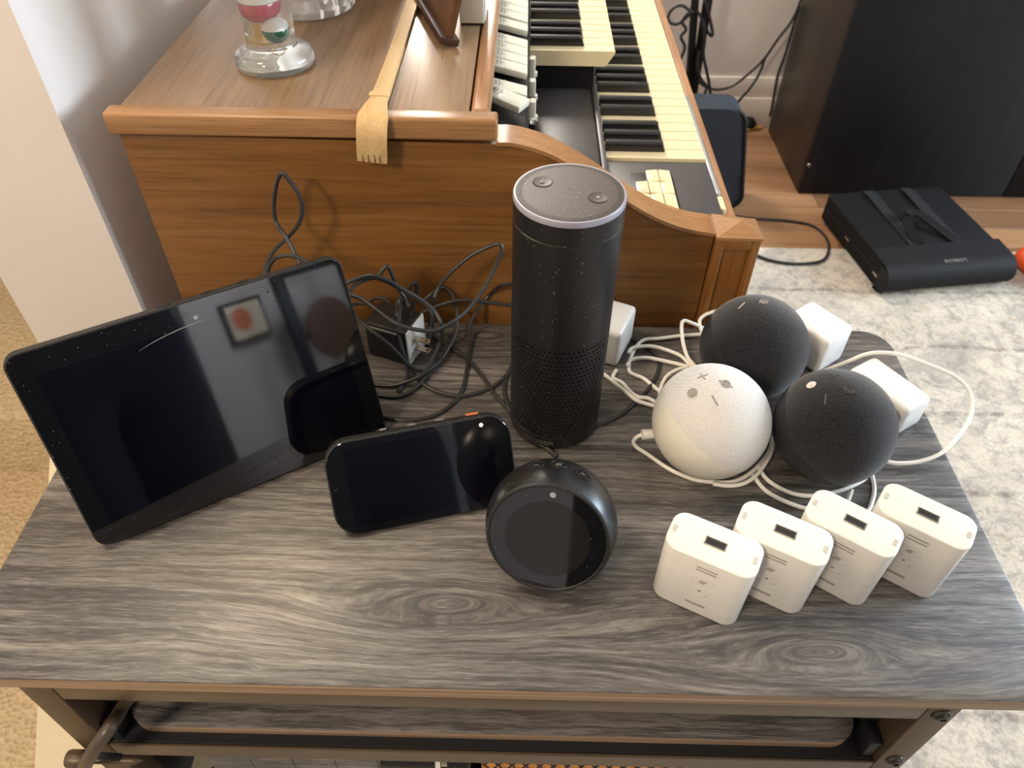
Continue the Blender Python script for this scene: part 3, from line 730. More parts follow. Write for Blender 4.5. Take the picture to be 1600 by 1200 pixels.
for x, y, nm in ((-0.0195, 0.0120, 'mute_button'), (0.0195, -0.0080, 'action_button')):
    b_ = B(); M_ = Matrix.Translation((x, y, EH + 0.0001))
    ring(b_, 0.0072, 0.0004, M_); lathe(b_, [(0.0, 0.0002), (0.004, 0.0003), (0.0066, 0.0006), (0.0068, 0.0001), (0, 0.0001)], 28, M_)
    t_ = obj(nm, b_, M_topplate, tpl)
    b_ = B()
    if nm == 'mute_button': tube(b_, [(x - 0.002, y - 0.002, EH + 0.0007), (x + 0.002, y + 0.0022, EH + 0.0007)], 0.0005, 6, 1); ring(b_, 0.0014, 0.0003, Matrix.Translation((x, y, EH + 0.0007)), 16, 6)
    else: lathe(b_, [(0, 0), (0.0013, 0), (0.001, 0.0004), (0, 0.0005)], 14, Matrix.Translation((x, y, EH + 0.0005)))
    obj('button_mark', b_, M_print, tpl)
Mt = Matrix.Rotation(R(-22), 4, 'Z') @ Matrix.Translation((0, -ER - 0.0001, 0.0095)) @ Matrix.Rotation(R(90), 4, 'X')
text('lettering', 'amazon', 0.0092, M_faint, ec, Mt, 0.00012, bend=ER)
b_ = B()
sp_ = [Vector(((ER + 0.0001) * sin(a), -(ER + 0.0001) * cos(a), 0.0049 - 0.0012 * cos((a + R(22)) * 9))) for a in [R(-22 + q) for q in range(-8, 9, 2)]]
tube(b_, sp_, 0.0003, 5, 1); obj('smile_mark', b_, M_faint, ec)

# ------------------------------------------------------------------ tablet-like displays
def display(name, label, loc, yaw, tilt, w, h, th, rad, body_depth, inner, inner_off=0.0):
    d = thing(name, label, 'smart display', loc, (0, 0, yaw))
    Mf = Matrix.Rotation(R(90) - tilt, 4, 'X')       # local x right, y up the face, z towards the viewer
    b_ = B(); prism(b_, [(x, y + h/2) for x, y in rrect(w, h, rad, 8)], -th, -0.0006, 0.003, 0.0008, 3); b_.transform(Mf)
    obj('housing', b_, M_blk2, d)
    b_ = B(); prism(b_, [(x, y + h/2) for x, y in rrect(w - 0.0022, h - 0.0022, rad - 0.001, 8)], -0.0006, 0.0002, 0, 0.0003, 1); b_.transform(Mf)
    gl = obj('glass', b_, M_screen, d)
    b_ = B(); prism(b_, [(x, y + h/2 + inner_off) for x, y in rrect(inner[0], inner[1], 0.0012, 2)], 0.0001, 0.00028); b_.transform(Mf)
    obj('display_area', b_, M_display, gl)
    # fabric speaker wedge behind
    b_ = B(); rings = []
    for k_ in range(7):
        t = k_ / 6
        z = -th - body_depth * t
        s = 1 - 0.55 * t ** 2
        rings.append([(x, h * 0.5 * (0.9 * s) + y + 0.003, z) for x, y in rrect(w * 0.9 * (1 - 0.25 * t), h * 0.9 * s, rad * 0.9 * s, 6)])
    loft(b_, rings); b_.transform(Mf)
    for v in b_.verts:
        if v.co.z < 0.0: v.co.z = 0.0
    obj('speaker_back', b_, M_cfab, d)
    return d, Mf, gl
big, Mf, gl = display('smart_display', 'large black tablet-like smart display leaning back at the left of the table', (-0.2098, 0.1679, 0.0035), 0.5485, 0.3338, 0.2485, 0.1715, 0.0105, 0.011, 0.055, (0.217, 0.1365), -0.002)
def onface(x, y, z=0.0003): return Mf @ Vector((x, y, z))
b_ = B(); lathe(b_, [(0, 0), (0.0030, 0), (0.0030, 0.0002), (0, 0.0002)], 20, Matrix.Translation((0, 0, 0)) ); b_.transform(Mf @ Matrix.Translation((0.0, 0.1600, 0.0003))); obj('camera_lens', b_, M_display, gl)
b_ = B(); lathe(b_, [(0, 0), (0.0017, 0), (0.0017, 0.0002), (0, 0.0002)], 18); b_.transform(Mf @ Matrix.Translation((0.0055, 0.1575, 0.0003))); obj('light_sensor', b_, M_dot, gl)
for x, nm in ((-0.012, 'mute_button'), (0.020, 'volume_button'), (0.047, 'volume_button')):
    b_ = B(); prism(b_, rrect(0.0105, 0.0042, 0.0021, 5), 0, 0.0005, 0, 0.0002, 1); b_.transform(Mf @ Matrix.Translation((x, 0.1716, -0.0055)) @ Matrix.Rotation(R(-90), 4, 'X')); obj(nm, b_, M_blk, big)
for x, y in ((-0.030, 0.1595), (0.030, 0.1595), (0.062, 0.1595)):
    b_ = B(); lathe(b_, [(0, 0), (0.0007, 0), (0.0007, 0.0001), (0, 0.0001)], 10); b_.transform(Mf @ Matrix.Translation((x, y, 0.0003))); obj('microphone_hole', b_, M_hole, gl)
b_ = B(); tube(b_, [onface(-0.040, 0.146), onface(-0.027, 0.1495), onface(-0.012, 0.152), onface(0.004, 0.1535), onface(0.016, 0.1535)], lambda t: 0.00028 * sin(pi * min(max(t, .05), .95)) + 0.00005, 5, 4)
obj('scratch', b_, M_print, gl, label='pale curved scratch in the top edge of the glass')
small, Mf, gl = display('smart_display', 'small black smart display with orange camera shutter, in front of the cylinder', (-0.0560, 0.1385, 0.0025), 0.2701, 0.5197, 0.1510, 0.0815, 0.0125, 0.0200, 0.040, (0.120, 0.0665), 0.0)
b_ = B(); lathe(b_, [(0, 0), (0.0018, 0), (0.0018, 0.0002), (0, 0.0002)], 20); b_.transform(Mf @ Matrix.Translation((0.0520, 0.0742, 0.0003))); obj('camera_cover', b_, M_whitedot, gl, label='white camera cover dot')
for x, w_, m_, nm in ((-0.026, 0.0125, M_blk, 'mute_button'), (-0.003, 0.0085, M_faint, 'volume_down_button'), (0.020, 0.009, M_faint, 'volume_up_button'), (0.047, 0.011, M_orange, 'camera_shutter')):
    b_ = B(); prism(b_, rrect(w_, 0.0040, 0.00195, 5), 0, 0.0006, 0, 0.0002, 1); b_.transform(Mf @ Matrix.Translation((x, 0.0816, -0.0095)) @ Matrix.Rotation(R(-90), 4, 'X'))
    t_ = obj(nm, b_, m_, small)
    if nm == 'mute_button':
        b_ = B(); ring(b_, 0.0016, 0.0004, Mf @ Matrix.Translation((x, 0.0822, -0.0095)) @ Matrix.Rotation(R(-90), 4, 'X') @ Matrix.Diagonal((1.5, 0.8, 1, 1)), 18, 6); obj('button_mark', b_, M_print, t_)
b_ = B(); box(b_, (0, 0, 0), (0.0045, 0.0005, 0.0008)); b_.transform(Mf @ Matrix.Translation((0.020, 0.0822, -0.0095)))
box_b = B(); box(box_b, (0, 0, 0), (0.0008, 0.0005, 0.0030)); box_b.transform(Mf @ Matrix.Translation((0.020, 0.0822, -0.0095))); merge(b_, box_b); obj('plus_mark', b_, M_print, small)
b_ = B(); box(b_, (0, 0, 0), (0.0045, 0.0005, 0.0008)); b_.transform(Mf @ Matrix.Translation((-0.003, 0.0822, -0.0095))); obj('minus_mark', b_, M_print, small)

# ------------------------------------------------------------------ sphere with a round screen
def cut_sphere(Rr, planes, seg=64):
    b_ = B(); bmesh.ops.create_uvsphere(b_, u_segments=seg, v_segments=seg // 2, radius=Rr)
    for co, no, fill in planes:
        g = list(b_.verts) + list(b_.edges) + list(b_.faces)
        r_ = bmesh.ops.bisect_plane(b_, geom=g, plane_co=co, plane_no=no, clear_outer=True, dist=1e-6)
        if fill:
            ed = [e for e in r_['geom_cut'] if isinstance(e, bmesh.types.BMEdge)]
            if ed: bmesh.ops.edgeloop_fill(b_, edges=ed)
    return b_
sn = Vector((-0.182, -0.903, 0.389)).normalized()
SR, SZ = 0.0496, 0.0480
sp = thing('round_screen_clock', 'small black spherical smart clock with round tilted screen, nearest the front edge', 'smart clock', (0.0407, 0.1057, 0.0))
SO = Vector((0, 0, SZ))
b_ = cut_sphere(SR, [(sn * 0.0188, sn, True), ((0, 0, -SZ + 0.002), (0, 0, -1), True)], 80); b_.transform(Matrix.Translation(SO)); obj('housing', b_, plain('satin_black', (0.010, 0.010, 0.011), 0.31, spec=0.5, specks=0.14), sp)
b_ = B(); lathe(b_, [(0, 0), (0.022, 0), (0.022, 0.0035), (0, 0.0035)], 40); obj('foot', b_, M_blk, sp)
Ms = frame_to(sn, SO + sn * 0.0188)
b_ = B(); rr0 = math.sqrt(SR ** 2 - 0.0188 ** 2)
lathe(b_, [(rr0 - 0.0034, -0.001), (rr0 - 0.0002, -0.0005), (rr0 + 0.0001, 0.0005), (rr0 - 0.0008, 0.0016), (rr0 - 0.0022, 0.0018), (rr0 - 0.0030, 0.0010), (rr0 - 0.0034, -0.001)], 80, Ms, cap=False); obj('bezel', b_, M_blk2, sp)
b_ = B(); lathe(b_, [(0, 0.0002), (rr0 - 0.0031, 0.0002), (rr0 - 0.0031, 0.0009), (0, 0.0010)], 72, Ms); gl = obj('glass', b_, M_screen, sp)
b_ = B(); lathe(b_, [(0, 0.00095), (0.0315, 0.00095), (0.0315, 0.00112), (0, 0.00118)], 64, Ms); obj('display_area', b_, plain('round_display', (0.012, 0.011, 0.0105), 0.06), gl)
b_ = B(); lathe(b_, [(0, 0), (0.0022, 0), (0.0022, 0.0002), (0, 0.0002)], 20, Ms @ Matrix.Translation((0.0, 0.0372, 0.0010))); obj('camera_lens', b_, M_dot, gl)
def onball(cx, cy, cz, az, el, Rr): # matrix on a sphere, z outward
    n = Vector((cos(el) * cos(az), cos(el) * sin(az), sin(el)))
    return frame_to(n, Vector((cx, cy, cz)) + n * Rr, (0, 1, 0.01))
back = Vector((0.182, 0.903, 0)).normalized()
for n, mk in zip([(-0.2514,0.4564,0.8535),(0.0776,0.447,0.8912),(0.4333,0.3142,0.8447)], ('minus', 'mute', 'plus')):
    n = Vector(n)
    Mb = frame_to(n, SO + n * (SR + 0.0001), (0.18, 0.9, 0))
    b_ = B(); ring(b_, 0.0058, 0.00035, Mb, 32, 6); t_ = obj('button', b_, M_blk2, sp)
    b_ = B()
    if mk == 'mute': ring(b_, 0.0018, 0.0003, Mb, 20, 6); tube(b_, [Mb @ Vector((-0.0026, -0.002, 0.0002)), Mb @ Vector((0.0026, 0.002, 0.0002))], 0.0003, 5, 1)
    else:
        tube(b_, [Mb @ Vector((-0.0022, 0, 0.0001)), Mb @ Vector((0.0022, 0, 0.0001))], 0.0003, 5, 1)
        if mk == 'plus': tube(b_, [Mb @ Vector((0, -0.0022, 0.0001)), Mb @ Vector((0, 0.0022, 0.0001))], 0.0003, 5, 1)
    obj('button_mark', b_, M_faint, t_)

# ------------------------------------------------------------------ fabric sphere speakers
def ball(name, label, loc, pn, poff, fab, shell, btn, marks, r=0.0494):
    cz = loc[2]
    d = thing(name, label, 'smart speaker', (loc[0], loc[1], 0))
    c = Vector((0, 0, cz)); pn = Vector(pn).normalized()
    b_ = cut_sphere(r, [(pn * (poff + 0.0004), pn, True), ((0, 0, -cz + 0.004), (0, 0, -1), True)], 72); b_.transform(Matrix.Translation(c)); obj('shell', b_, shell, d)
    b_ = cut_sphere(r + 0.00025, [(pn * poff, -pn, True), ((0, 0, -cz + 0.004), (0, 0, -1), True)], 72); b_.transform(Matrix.Translation(c)); fb_ = obj('fabric_cover', b_, fab, d)
    b_ = B(); lathe(b_, [(0, 0.0002), (0.022, 0.0002), (0.0228, 0.001), (0.023, 0.0045), (0, 0.0045)], 48); obj('foot_ring', b_, M_cshell, d)
    for nm, n, ang in marks:
        Mb = frame_to(n, c + Vector(n).normalized() * (r + 0.0004), (0, 1, 0)) @ Matrix.Rotation(ang, 4, 'Z')
        b_ = B()
        if nm == 'plus':
            box(b_, (0, 0, 0), (0.0090, 0.0013, 0.0006), 0.0002, 1); box(b_, (0, 0, 0), (0.0013, 0.0090, 0.0006), 0.0002, 1)
        elif nm == 'minus': box(b_, (0, 0, 0), (0.0098, 0.0015, 0.0006), 0.0002, 1)
        elif nm == 'action':
            lathe(b_, [(0, 0), (0.0042, 0), (0.0042, 0.0004), (0.0025, 0.0004), (0.0025, 0.0007), (0, 0.0007)], 28)
        else:
            ring(b_, 0.0034, 0.0006, None, 26, 6); box(b_, (0, 0, 0), (0.0122, 0.0013, 0.0006), 0.0002, 1); box(b_, (0, 0.0014, 0), (0.0050, 0.001, 0.0006)); box(b_, (0, -0.0014, 0), (0.0050, 0.001, 0.0006))
        b_.transform(Mb); obj(nm + '_button', b_, btn, fb_)
    return d
ball('sphere_speaker', 'white fabric sphere smart speaker with grey buttons on top', (0.1785, 0.2145, 0.0475), (0.594, 0.125, 0.794), -0.005, M_wfab, M_wshell, M_gbtn,
     [(k_, n, a) for (k_, a), n in zip((('plus', 0.25), ('mute', -0.6), ('action', 0), ('minus', 1.9)), [(-0.2903,0.1395,0.9467),(0.0397,-0.0794,0.996),(-0.4883,-0.1627,0.8574),(-0.1705,-0.3774,0.9102)])])
ball('sphere_speaker', 'charcoal fabric sphere smart speaker farthest back, beside the organ corner post', (0.2345, 0.3100, 0.0475), (0.594, -0.10, 0.794), -0.008, M_cfab, M_cshell, M_cbtn,
     [(k_, n, a) for (k_, a), n in zip((('minus', 0.75), ('mute', 0.4)), [(-0.3995,0.1148,0.9095),(-0.0165,0.1378,0.9903)])])
ball('sphere_speaker', 'charcoal fabric sphere smart speaker in front, touching the white sphere speaker', (0.2820, 0.2110, 0.0475), (0.53, -0.255, 0.808), -0.0086, M_cfab, M_cshell, plain('dim_button', srgb(52, 50, 50), 0.5),
     [(k_, n, a) for (k_, a), n in zip((('plus', 0.3), ('mute', -0.6), ('minus', 1.2)), [(-0.193,0.2797,0.9405),(-0.0873,-0.0943,0.9917),(-0.4492,-0.1911,0.8728)])])
ab = [(-0.5578,0.1923,0.8074)][0]
b_ = B(); lathe(b_, [(0, 0), (0.0040, 0), (0.0040, 0.0004), (0.0014, 0.0004), (0.0014, 0.0008), (0, 0.0008)], 24, frame_to(ab, Vector((0, 0, 0.0475)) + Vector(ab) * 0.0497))
fr_ = [o for o in COL.objects if o.name.startswith('sphere_speaker')][-1]
obj('action_button', b_, plain('pinkish_button', srgb(176, 150, 140), 0.4), [c for c in fr_.children if c.name.startswith('fabric')][0])  # pale pinkish action button

# ------------------------------------------------------------------ white power adapters
def adapter(label, loc, yaw, w, d_, h, patch=None, rad=0.005):
    a = thing('power_adapter', label, 'power adapter', loc, (0, 0, yaw), 'white power adapters')
    b_ = B(); box(b_, (0, 0, h / 2), (w, d_, h), rad, 4); obj('housing', b_, M_white2, a)
    if patch:  # grey patch carrying the dark sphere's shadow as colour
        b_ = B(); prism(b_, rrect(*patch[1], 0.006, 5), 0, 0.0008, 0, 0.0004, 1)
        b_.transform(Matrix.Translation(patch[0]) @ patch[2]); obj('shadow_patch', b_, M_slotdark, a, label='grey rounded patch standing in for the shadow of the dark sphere')
    # two folding prongs on the hidden side
    b_ = B()
    for s in (-0.0063, 0.0063): box(b_, (s, d_ / 2 + 0.007, h / 2), (0.0016, 0.0150, 0.0062), 0.0004, 1)
    obj('prongs', b_, M_prong, a)
    return a
adapter('white power adapter half hidden behind the tall cylinder speaker', (0.1010, 0.3590, 0.0005), -0.42, 0.046, 0.051, 0.0440)
adapter('white power adapter behind the rear charcoal sphere', (0.3105, 0.3555, 0.0005), -0.92, 0.052, 0.042, 0.0440)
adapter('white power adapter behind the front charcoal sphere with a grey painted shadow patch', (0.3580, 0.2790, 0.0005), -1.00, 0.066, 0.036, 0.0350,
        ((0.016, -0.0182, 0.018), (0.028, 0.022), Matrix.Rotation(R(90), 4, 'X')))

# ------------------------------------------------------------------ four white plug-in speakers
FW, FD, FH = 0.0660, 0.0345, 0.0690
f0 = thing('plug_speaker', '', 'plug-in speaker', (0.1546, 0.078, 0), (0, 0, -0.4629), 'white plug-in speakers in a row')
b_ = B(); prism(b_, rrect(FW, FD, 0.0105, 8), 0.0003, FH, 0.0028, 0.0008, 3); bod = obj('housing', b_, M_white, f0)
b_ = B(); box(b_, (0.0005, 0.0005, FH + 0.00012), (0.0138, 0.0056, 0.0004)); usb = obj('usb_port', b_, M_usb, f0, label='dark rectangular port in the top')
b_ = B()
for lo, hi in (((-0.0072, 0.0034, FH - 0.0004), (0.0082, 0.0040, FH + 0.0005)), ((-0.0072, -0.0030, FH - 0.0004), (0.0082, -0.0024, FH + 0.0005)), ((-0.0072, -0.0030, FH - 0.0004), (-0.0064, 0.0040, FH + 0.0005)), ((0.0075, -0.0030, FH - 0.0004), (0.0082, 0.0040, FH + 0.0005))): box2(b_, lo, hi)
obj('port_frame', b_, M_usbmetal, usb)
b_ = B()
box(b_, (0.0005, 0.0019, FH + 0.0004), (0.0108, 0.0014, 0.0003))
obj('contact_tongue', b_, M_bolt, usb)
for x in (-0.0292, 0.0292):
    b_ = B(); prism(b_, [(px_ + x, py_) for px_, py_ in rrect(0.0030, 0.0062, 0.0012, 4)], FH - 0.0002, FH + 0.0003); obj('latch_slot', b_, M_slot, f0)
Y_ = -FD / 2 - 0.0001
def face(bm): bm.transform(Matrix.Translation((0, Y_, 0)) @ Matrix.Rotation(R(90), 4, 'X')); return bm
for z in (0.0605, 0.0572):
    obj('vent_slot', face(prism(B(), [(x + 0.0015, y + z) for x, y in rrect(0.0150, 0.0011, 0.0005, 3)], -0.0002, 0.0002)), M_slotdark, f0)
obj('bottom_slot', face(prism(B(), [(x + 0.0012, y + 0.0140) for x, y in rrect(0.0155, 0.0024, 0.0011, 4)], -0.0002, 0.0002)), M_slotdark, f0)
for z, nm in ((0.0445, 'mute_button'), (0.0325, 'action_button')):
    b_ = B(); pts = [(x + 0.0012, y + z, 0.0) for x, y in rrect(0.0165, 0.0088, 0.0043, 6)]; tube(b_, pts + pts[:1], 0.00022, 4, 1); t_ = obj(nm, face(b_), M_pale, f0)
    b_ = B()
    if nm == 'mute_button':
        ring(b_, 0.0017, 0.00033, Matrix.Translation((0.0012, z, 0.0002)), 20, 5); tube(b_, [(-0.0018, z - 0.0018, 0.0002), (0.0042, z + 0.0018, 0.0002)], 0.00035, 5, 1)
    else: lathe(b_, [(0, 0), (0.0012, 0), (0.0012, 0.0003), (0, 0.0003)], 14, Matrix.Translation((0.0012, z, 0.0)))
    obj('button_mark', face(b_), M_slotdark, t_)
b_ = B(); lathe(b_, [(0, 0), (0.0006, 0), (0.0006, 0.0002), (0, 0.0002)], 10, Matrix.Translation((0.0068, 0.0290, 0.0))); obj('microphone_hole', face(b_), M_slotdark, f0)
b_ = B()
for s in (-0.0063, 0.0063): box(b_, (s, FD / 2 + 0.008, 0.034), (0.0062, 0.0160, 0.0016), 0.0004, 1)
f0['label'] = 'white plug-in speaker nearest the front edge, leftmost of the row'
for loc, yw, lb in (((0.2063, 0.0892, 0), -0.493, 'white plug-in speaker second from the left in the row of four'),
                    ((0.2591, 0.0990, 0), -0.612, 'white plug-in speaker third from the left in the row of four'),
                    ((0.3144, 0.1066, 0), -0.601, 'white plug-in speaker at the right end of the row near the table edge')):
    dup(f0, loc, (0, 0, yw), lb)

# ------------------------------------------------------------------ white cables
def cable(name, P, r, mat, label, k=6, group=None, ends=()):
    P0 = Vector(P[0]); b_ = B(); tube(b_, [Vector(p) - P0 for p in P], r, 8, k)
    return obj(name, b_, mat, None, tuple(P0), label=label, cat='cable', group=group)
WR = 0.0019
pl = [(0.1411,0.2241,0.02),(0.1244,0.2222,0.02)]
w1 = cable('white_cable', [(0.1252,0.2231,0.019),(0.1206,0.2234,0.015),(0.1187,0.2241,0.008),(0.122,0.2217,0.003),(0.1312,0.2145,0.002),(0.146,0.2003,0.002),(0.1574,0.1928,0.002),(0.171,0.1868,0.002),(0.1928,0.1846,0.002),(0.2073,0.1878,0.002),(0.2202,0.1966,0.002),(0.2324,0.2092,0.002),(0.2421,0.222,0.002),(0.2484,0.2374,0.002)], WR, M_wcable, 'white cable plugged into the white sphere, curving round its front')
b_ = B(); P0 = Vector(pl[0]); tube(b_, [Vector(p) - Vector(pl[1]) for p in pl], 0.0046, 14, 1); obj('barrel_plug', b_, M_wcable, w1, Vector(pl[1]) - w1.location + Vector((0, 0, T)))
cable('white_cable', [(0.1831,0.1803,0.0055),(0.1971,0.1786,0.0055),(0.2103,0.1817,0.0055),(0.2227,0.1911,0.0055),(0.2342,0.2056,0.0055),(0.2425,0.2198,0.0055),(0.2482,0.2374,0.0055)], WR, M_wcable, 'short white cable end lying beside the cable round the white sphere')
cable('white_cable', [(0.2282,0.2025,0.002),(0.2306,0.1926,0.002),(0.2369,0.1837,0.002),(0.2508,0.1745,0.002),(0.2677,0.1722,0.002),(0.2881,0.1768,0.002),(0.3051,0.1841,0.002),(0.318,0.1921,0.002),(0.3267,0.2037,0.002)], WR, M_wcable, 'white cable sagging between the white sphere and front charcoal sphere, behind the plug-in speakers')
cable('white_cable', [(0.2213,0.1938,0.002),(0.2251,0.1827,0.002),(0.2319,0.1733,0.002),(0.245,0.1643,0.002),(0.2599,0.1587,0.002),(0.2801,0.1579,0.002),(0.2943,0.1662,0.002),(0.301,0.1769,0.006)], WR, M_wcable, 'white cable passing lowest, behind the second and third plug-in speakers')
cable('white_cable', [(0.3259,0.2066,0.002),(0.3255,0.1944,0.002),(0.3227,0.1804,0.002),(0.3162,0.1668,0.002),(0.3087,0.1567,0.002),(0.2934,0.1486,0.002)], WR, M_wcable, 'white cable end running down between the front charcoal sphere and right plug-in speaker')
cable('white_cable', [(0.3292,0.2138,0.004),(0.3417,0.2105,0.004),(0.3524,0.2086,0.004),(0.3707,0.2096,0.006),(0.3917,0.2171,0.01),(0.4127,0.2351,0.016),(0.428,0.255,0.022),(0.4302,0.2734,0.03),(0.421,0.2864,0.036),(0.4009,0.2971,0.04),(0.3778,0.3083,0.042),(0.3617,0.3123,0.042),(0.3475,0.3166,0.036),(0.3326,0.3194,0.022),(0.3192,0.3227,0.008),(0.3,0.3164,0.003),(0.2813,0.2964,0.003)], WR, M_wcable, 'white cable looping out over the right edge of the table')
cable('white_cable', [(0.2039,0.3775,0.004),(0.18,0.3738,0.004),(0.1588,0.3691,0.004),(0.146,0.3677,0.004),(0.1381,0.3616,0.004),(0.1312,0.3498,0.003),(0.1262,0.3364,0.002),(0.1243,0.3224,0.002),(0.1282,0.317,0.002),(0.1372,0.3119,0.002),(0.1444,0.3031,0.002),(0.1526,0.2929,0.002)], WR, M_wcable, 'white cable bending round in an S right of the half-hidden adapter')
cable('white_cable', [(0.125,0.3435,0.006),(0.1294,0.3502,0.007),(0.1428,0.3535,0.007),(0.1563,0.3519,0.007),(0.1755,0.343,0.006),(0.1839,0.3351,0.003),(0.1881,0.3233,0.002)], WR, M_wcable, 'upper white cable running from half-hidden adapter towards the white sphere')
cable('white_cable', [(0.1223,0.3257,0.005),(0.1274,0.3341,0.006),(0.1412,0.3373,0.006),(0.1545,0.3349,0.006),(0.1742,0.331,0.004),(0.1898,0.3269,0.003)], WR, M_wcable, 'lower white cable running from half-hidden adapter towards the white sphere')
cable('white_cable', [(0.2053,0.3808,0.01),(0.1928,0.3782,0.018),(0.1834,0.3773,0.022),(0.1803,0.3715,0.02),(0.1808,0.3559,0.012),(0.1835,0.3383,0.008),(0.1908,0.3297,0.003)], WR, M_wcable, 'white cable arching upright left of the rear charcoal sphere')
cable('white_cable', [(0.2213,0.395,0.022),(0.2141,0.3916,0.022),(0.206,0.3886,0.02),(0.2014,0.3839,0.016),(0.2032,0.3757,0.01),(0.207,0.3716,0.004)], WR, M_wcable, 'white cable stub entering the rear charcoal sphere at its left')
cable('white_cable', [(0.0939,0.3185,0.004),(0.0989,0.3112,0.006),(0.1075,0.3008,0.006),(0.1182,0.288,0.006),(0.1267,0.279,0.005),(0.1353,0.2769,0.003),(0.1435,0.2738,0.003)], WR, M_wcable, 'white cable bundled and tied, left of the white sphere')
cable('white_cable', [(0.1112,0.3209,0.004),(0.1075,0.3119,0.002),(0.1158,0.305,0.002),(0.1228,0.2929,0.002),(0.1287,0.2823,0.006),(0.1382,0.2828,0.004),(0.1475,0.2773,0.003)], WR, M_wcable, 'second strand of the tied white cable bundle left of the white sphere')
cable('white_cable', [(0.1815,0.3234,0.007),(0.1722,0.3204,0.007),(0.1613,0.313,0.006),(0.1548,0.3032,0.004),(0.1504,0.2902,0.002)], WR, M_wcable, 'white cable hugging the upper left of the white sphere')

# ------------------------------------------------------------------ black power brick and black cables
bk = thing('black_power_adapter', 'black power adapter with white pronged face amid the tangled black cables', 'power adapter', (-0.1110, 0.3490, 0.0005), (0, 0, -0.37))
b_ = B(); box(b_, (0, 0, 0.0215), (0.046, 0.036, 0.043), 0.003, 3); obj('housing', b_, M_blk2, bk)
b_ = B(); box(b_, (0.0238, 0, 0.0215), (0.0022, 0.035, 0.041), 0.0008, 2); pf = obj('plug_face', b_, M_white, bk, label='white face plate carrying the prongs')
b_ = B(); box(b_, (-0.003, -0.0185, 0.0392), (0.034, 0.0012, 0.0022), 0.0004, 1); obj('pale_seam', b_, M_slotdark, bk)
for z in (0.0145, 0.0270):
    b_ = B(); prism(b_, rrect(0.0170, 0.0064, 0.0012, 4), -0.0008, 0.0008); b_.transform(Matrix.Translation((0.0330, -0.004, z))); p_ = obj('prong', b_, M_prong, pf)
    b_ = B(); lathe(b_, [(0, 0), (0.0014, 0), (0.0014, 0.0002), (0, 0.0002)], 12, Matrix.Translation((0.0380, -0.004, z + 0.0008))); obj('prong_hole', b_, M_hole, p_)
BR = 0.0019
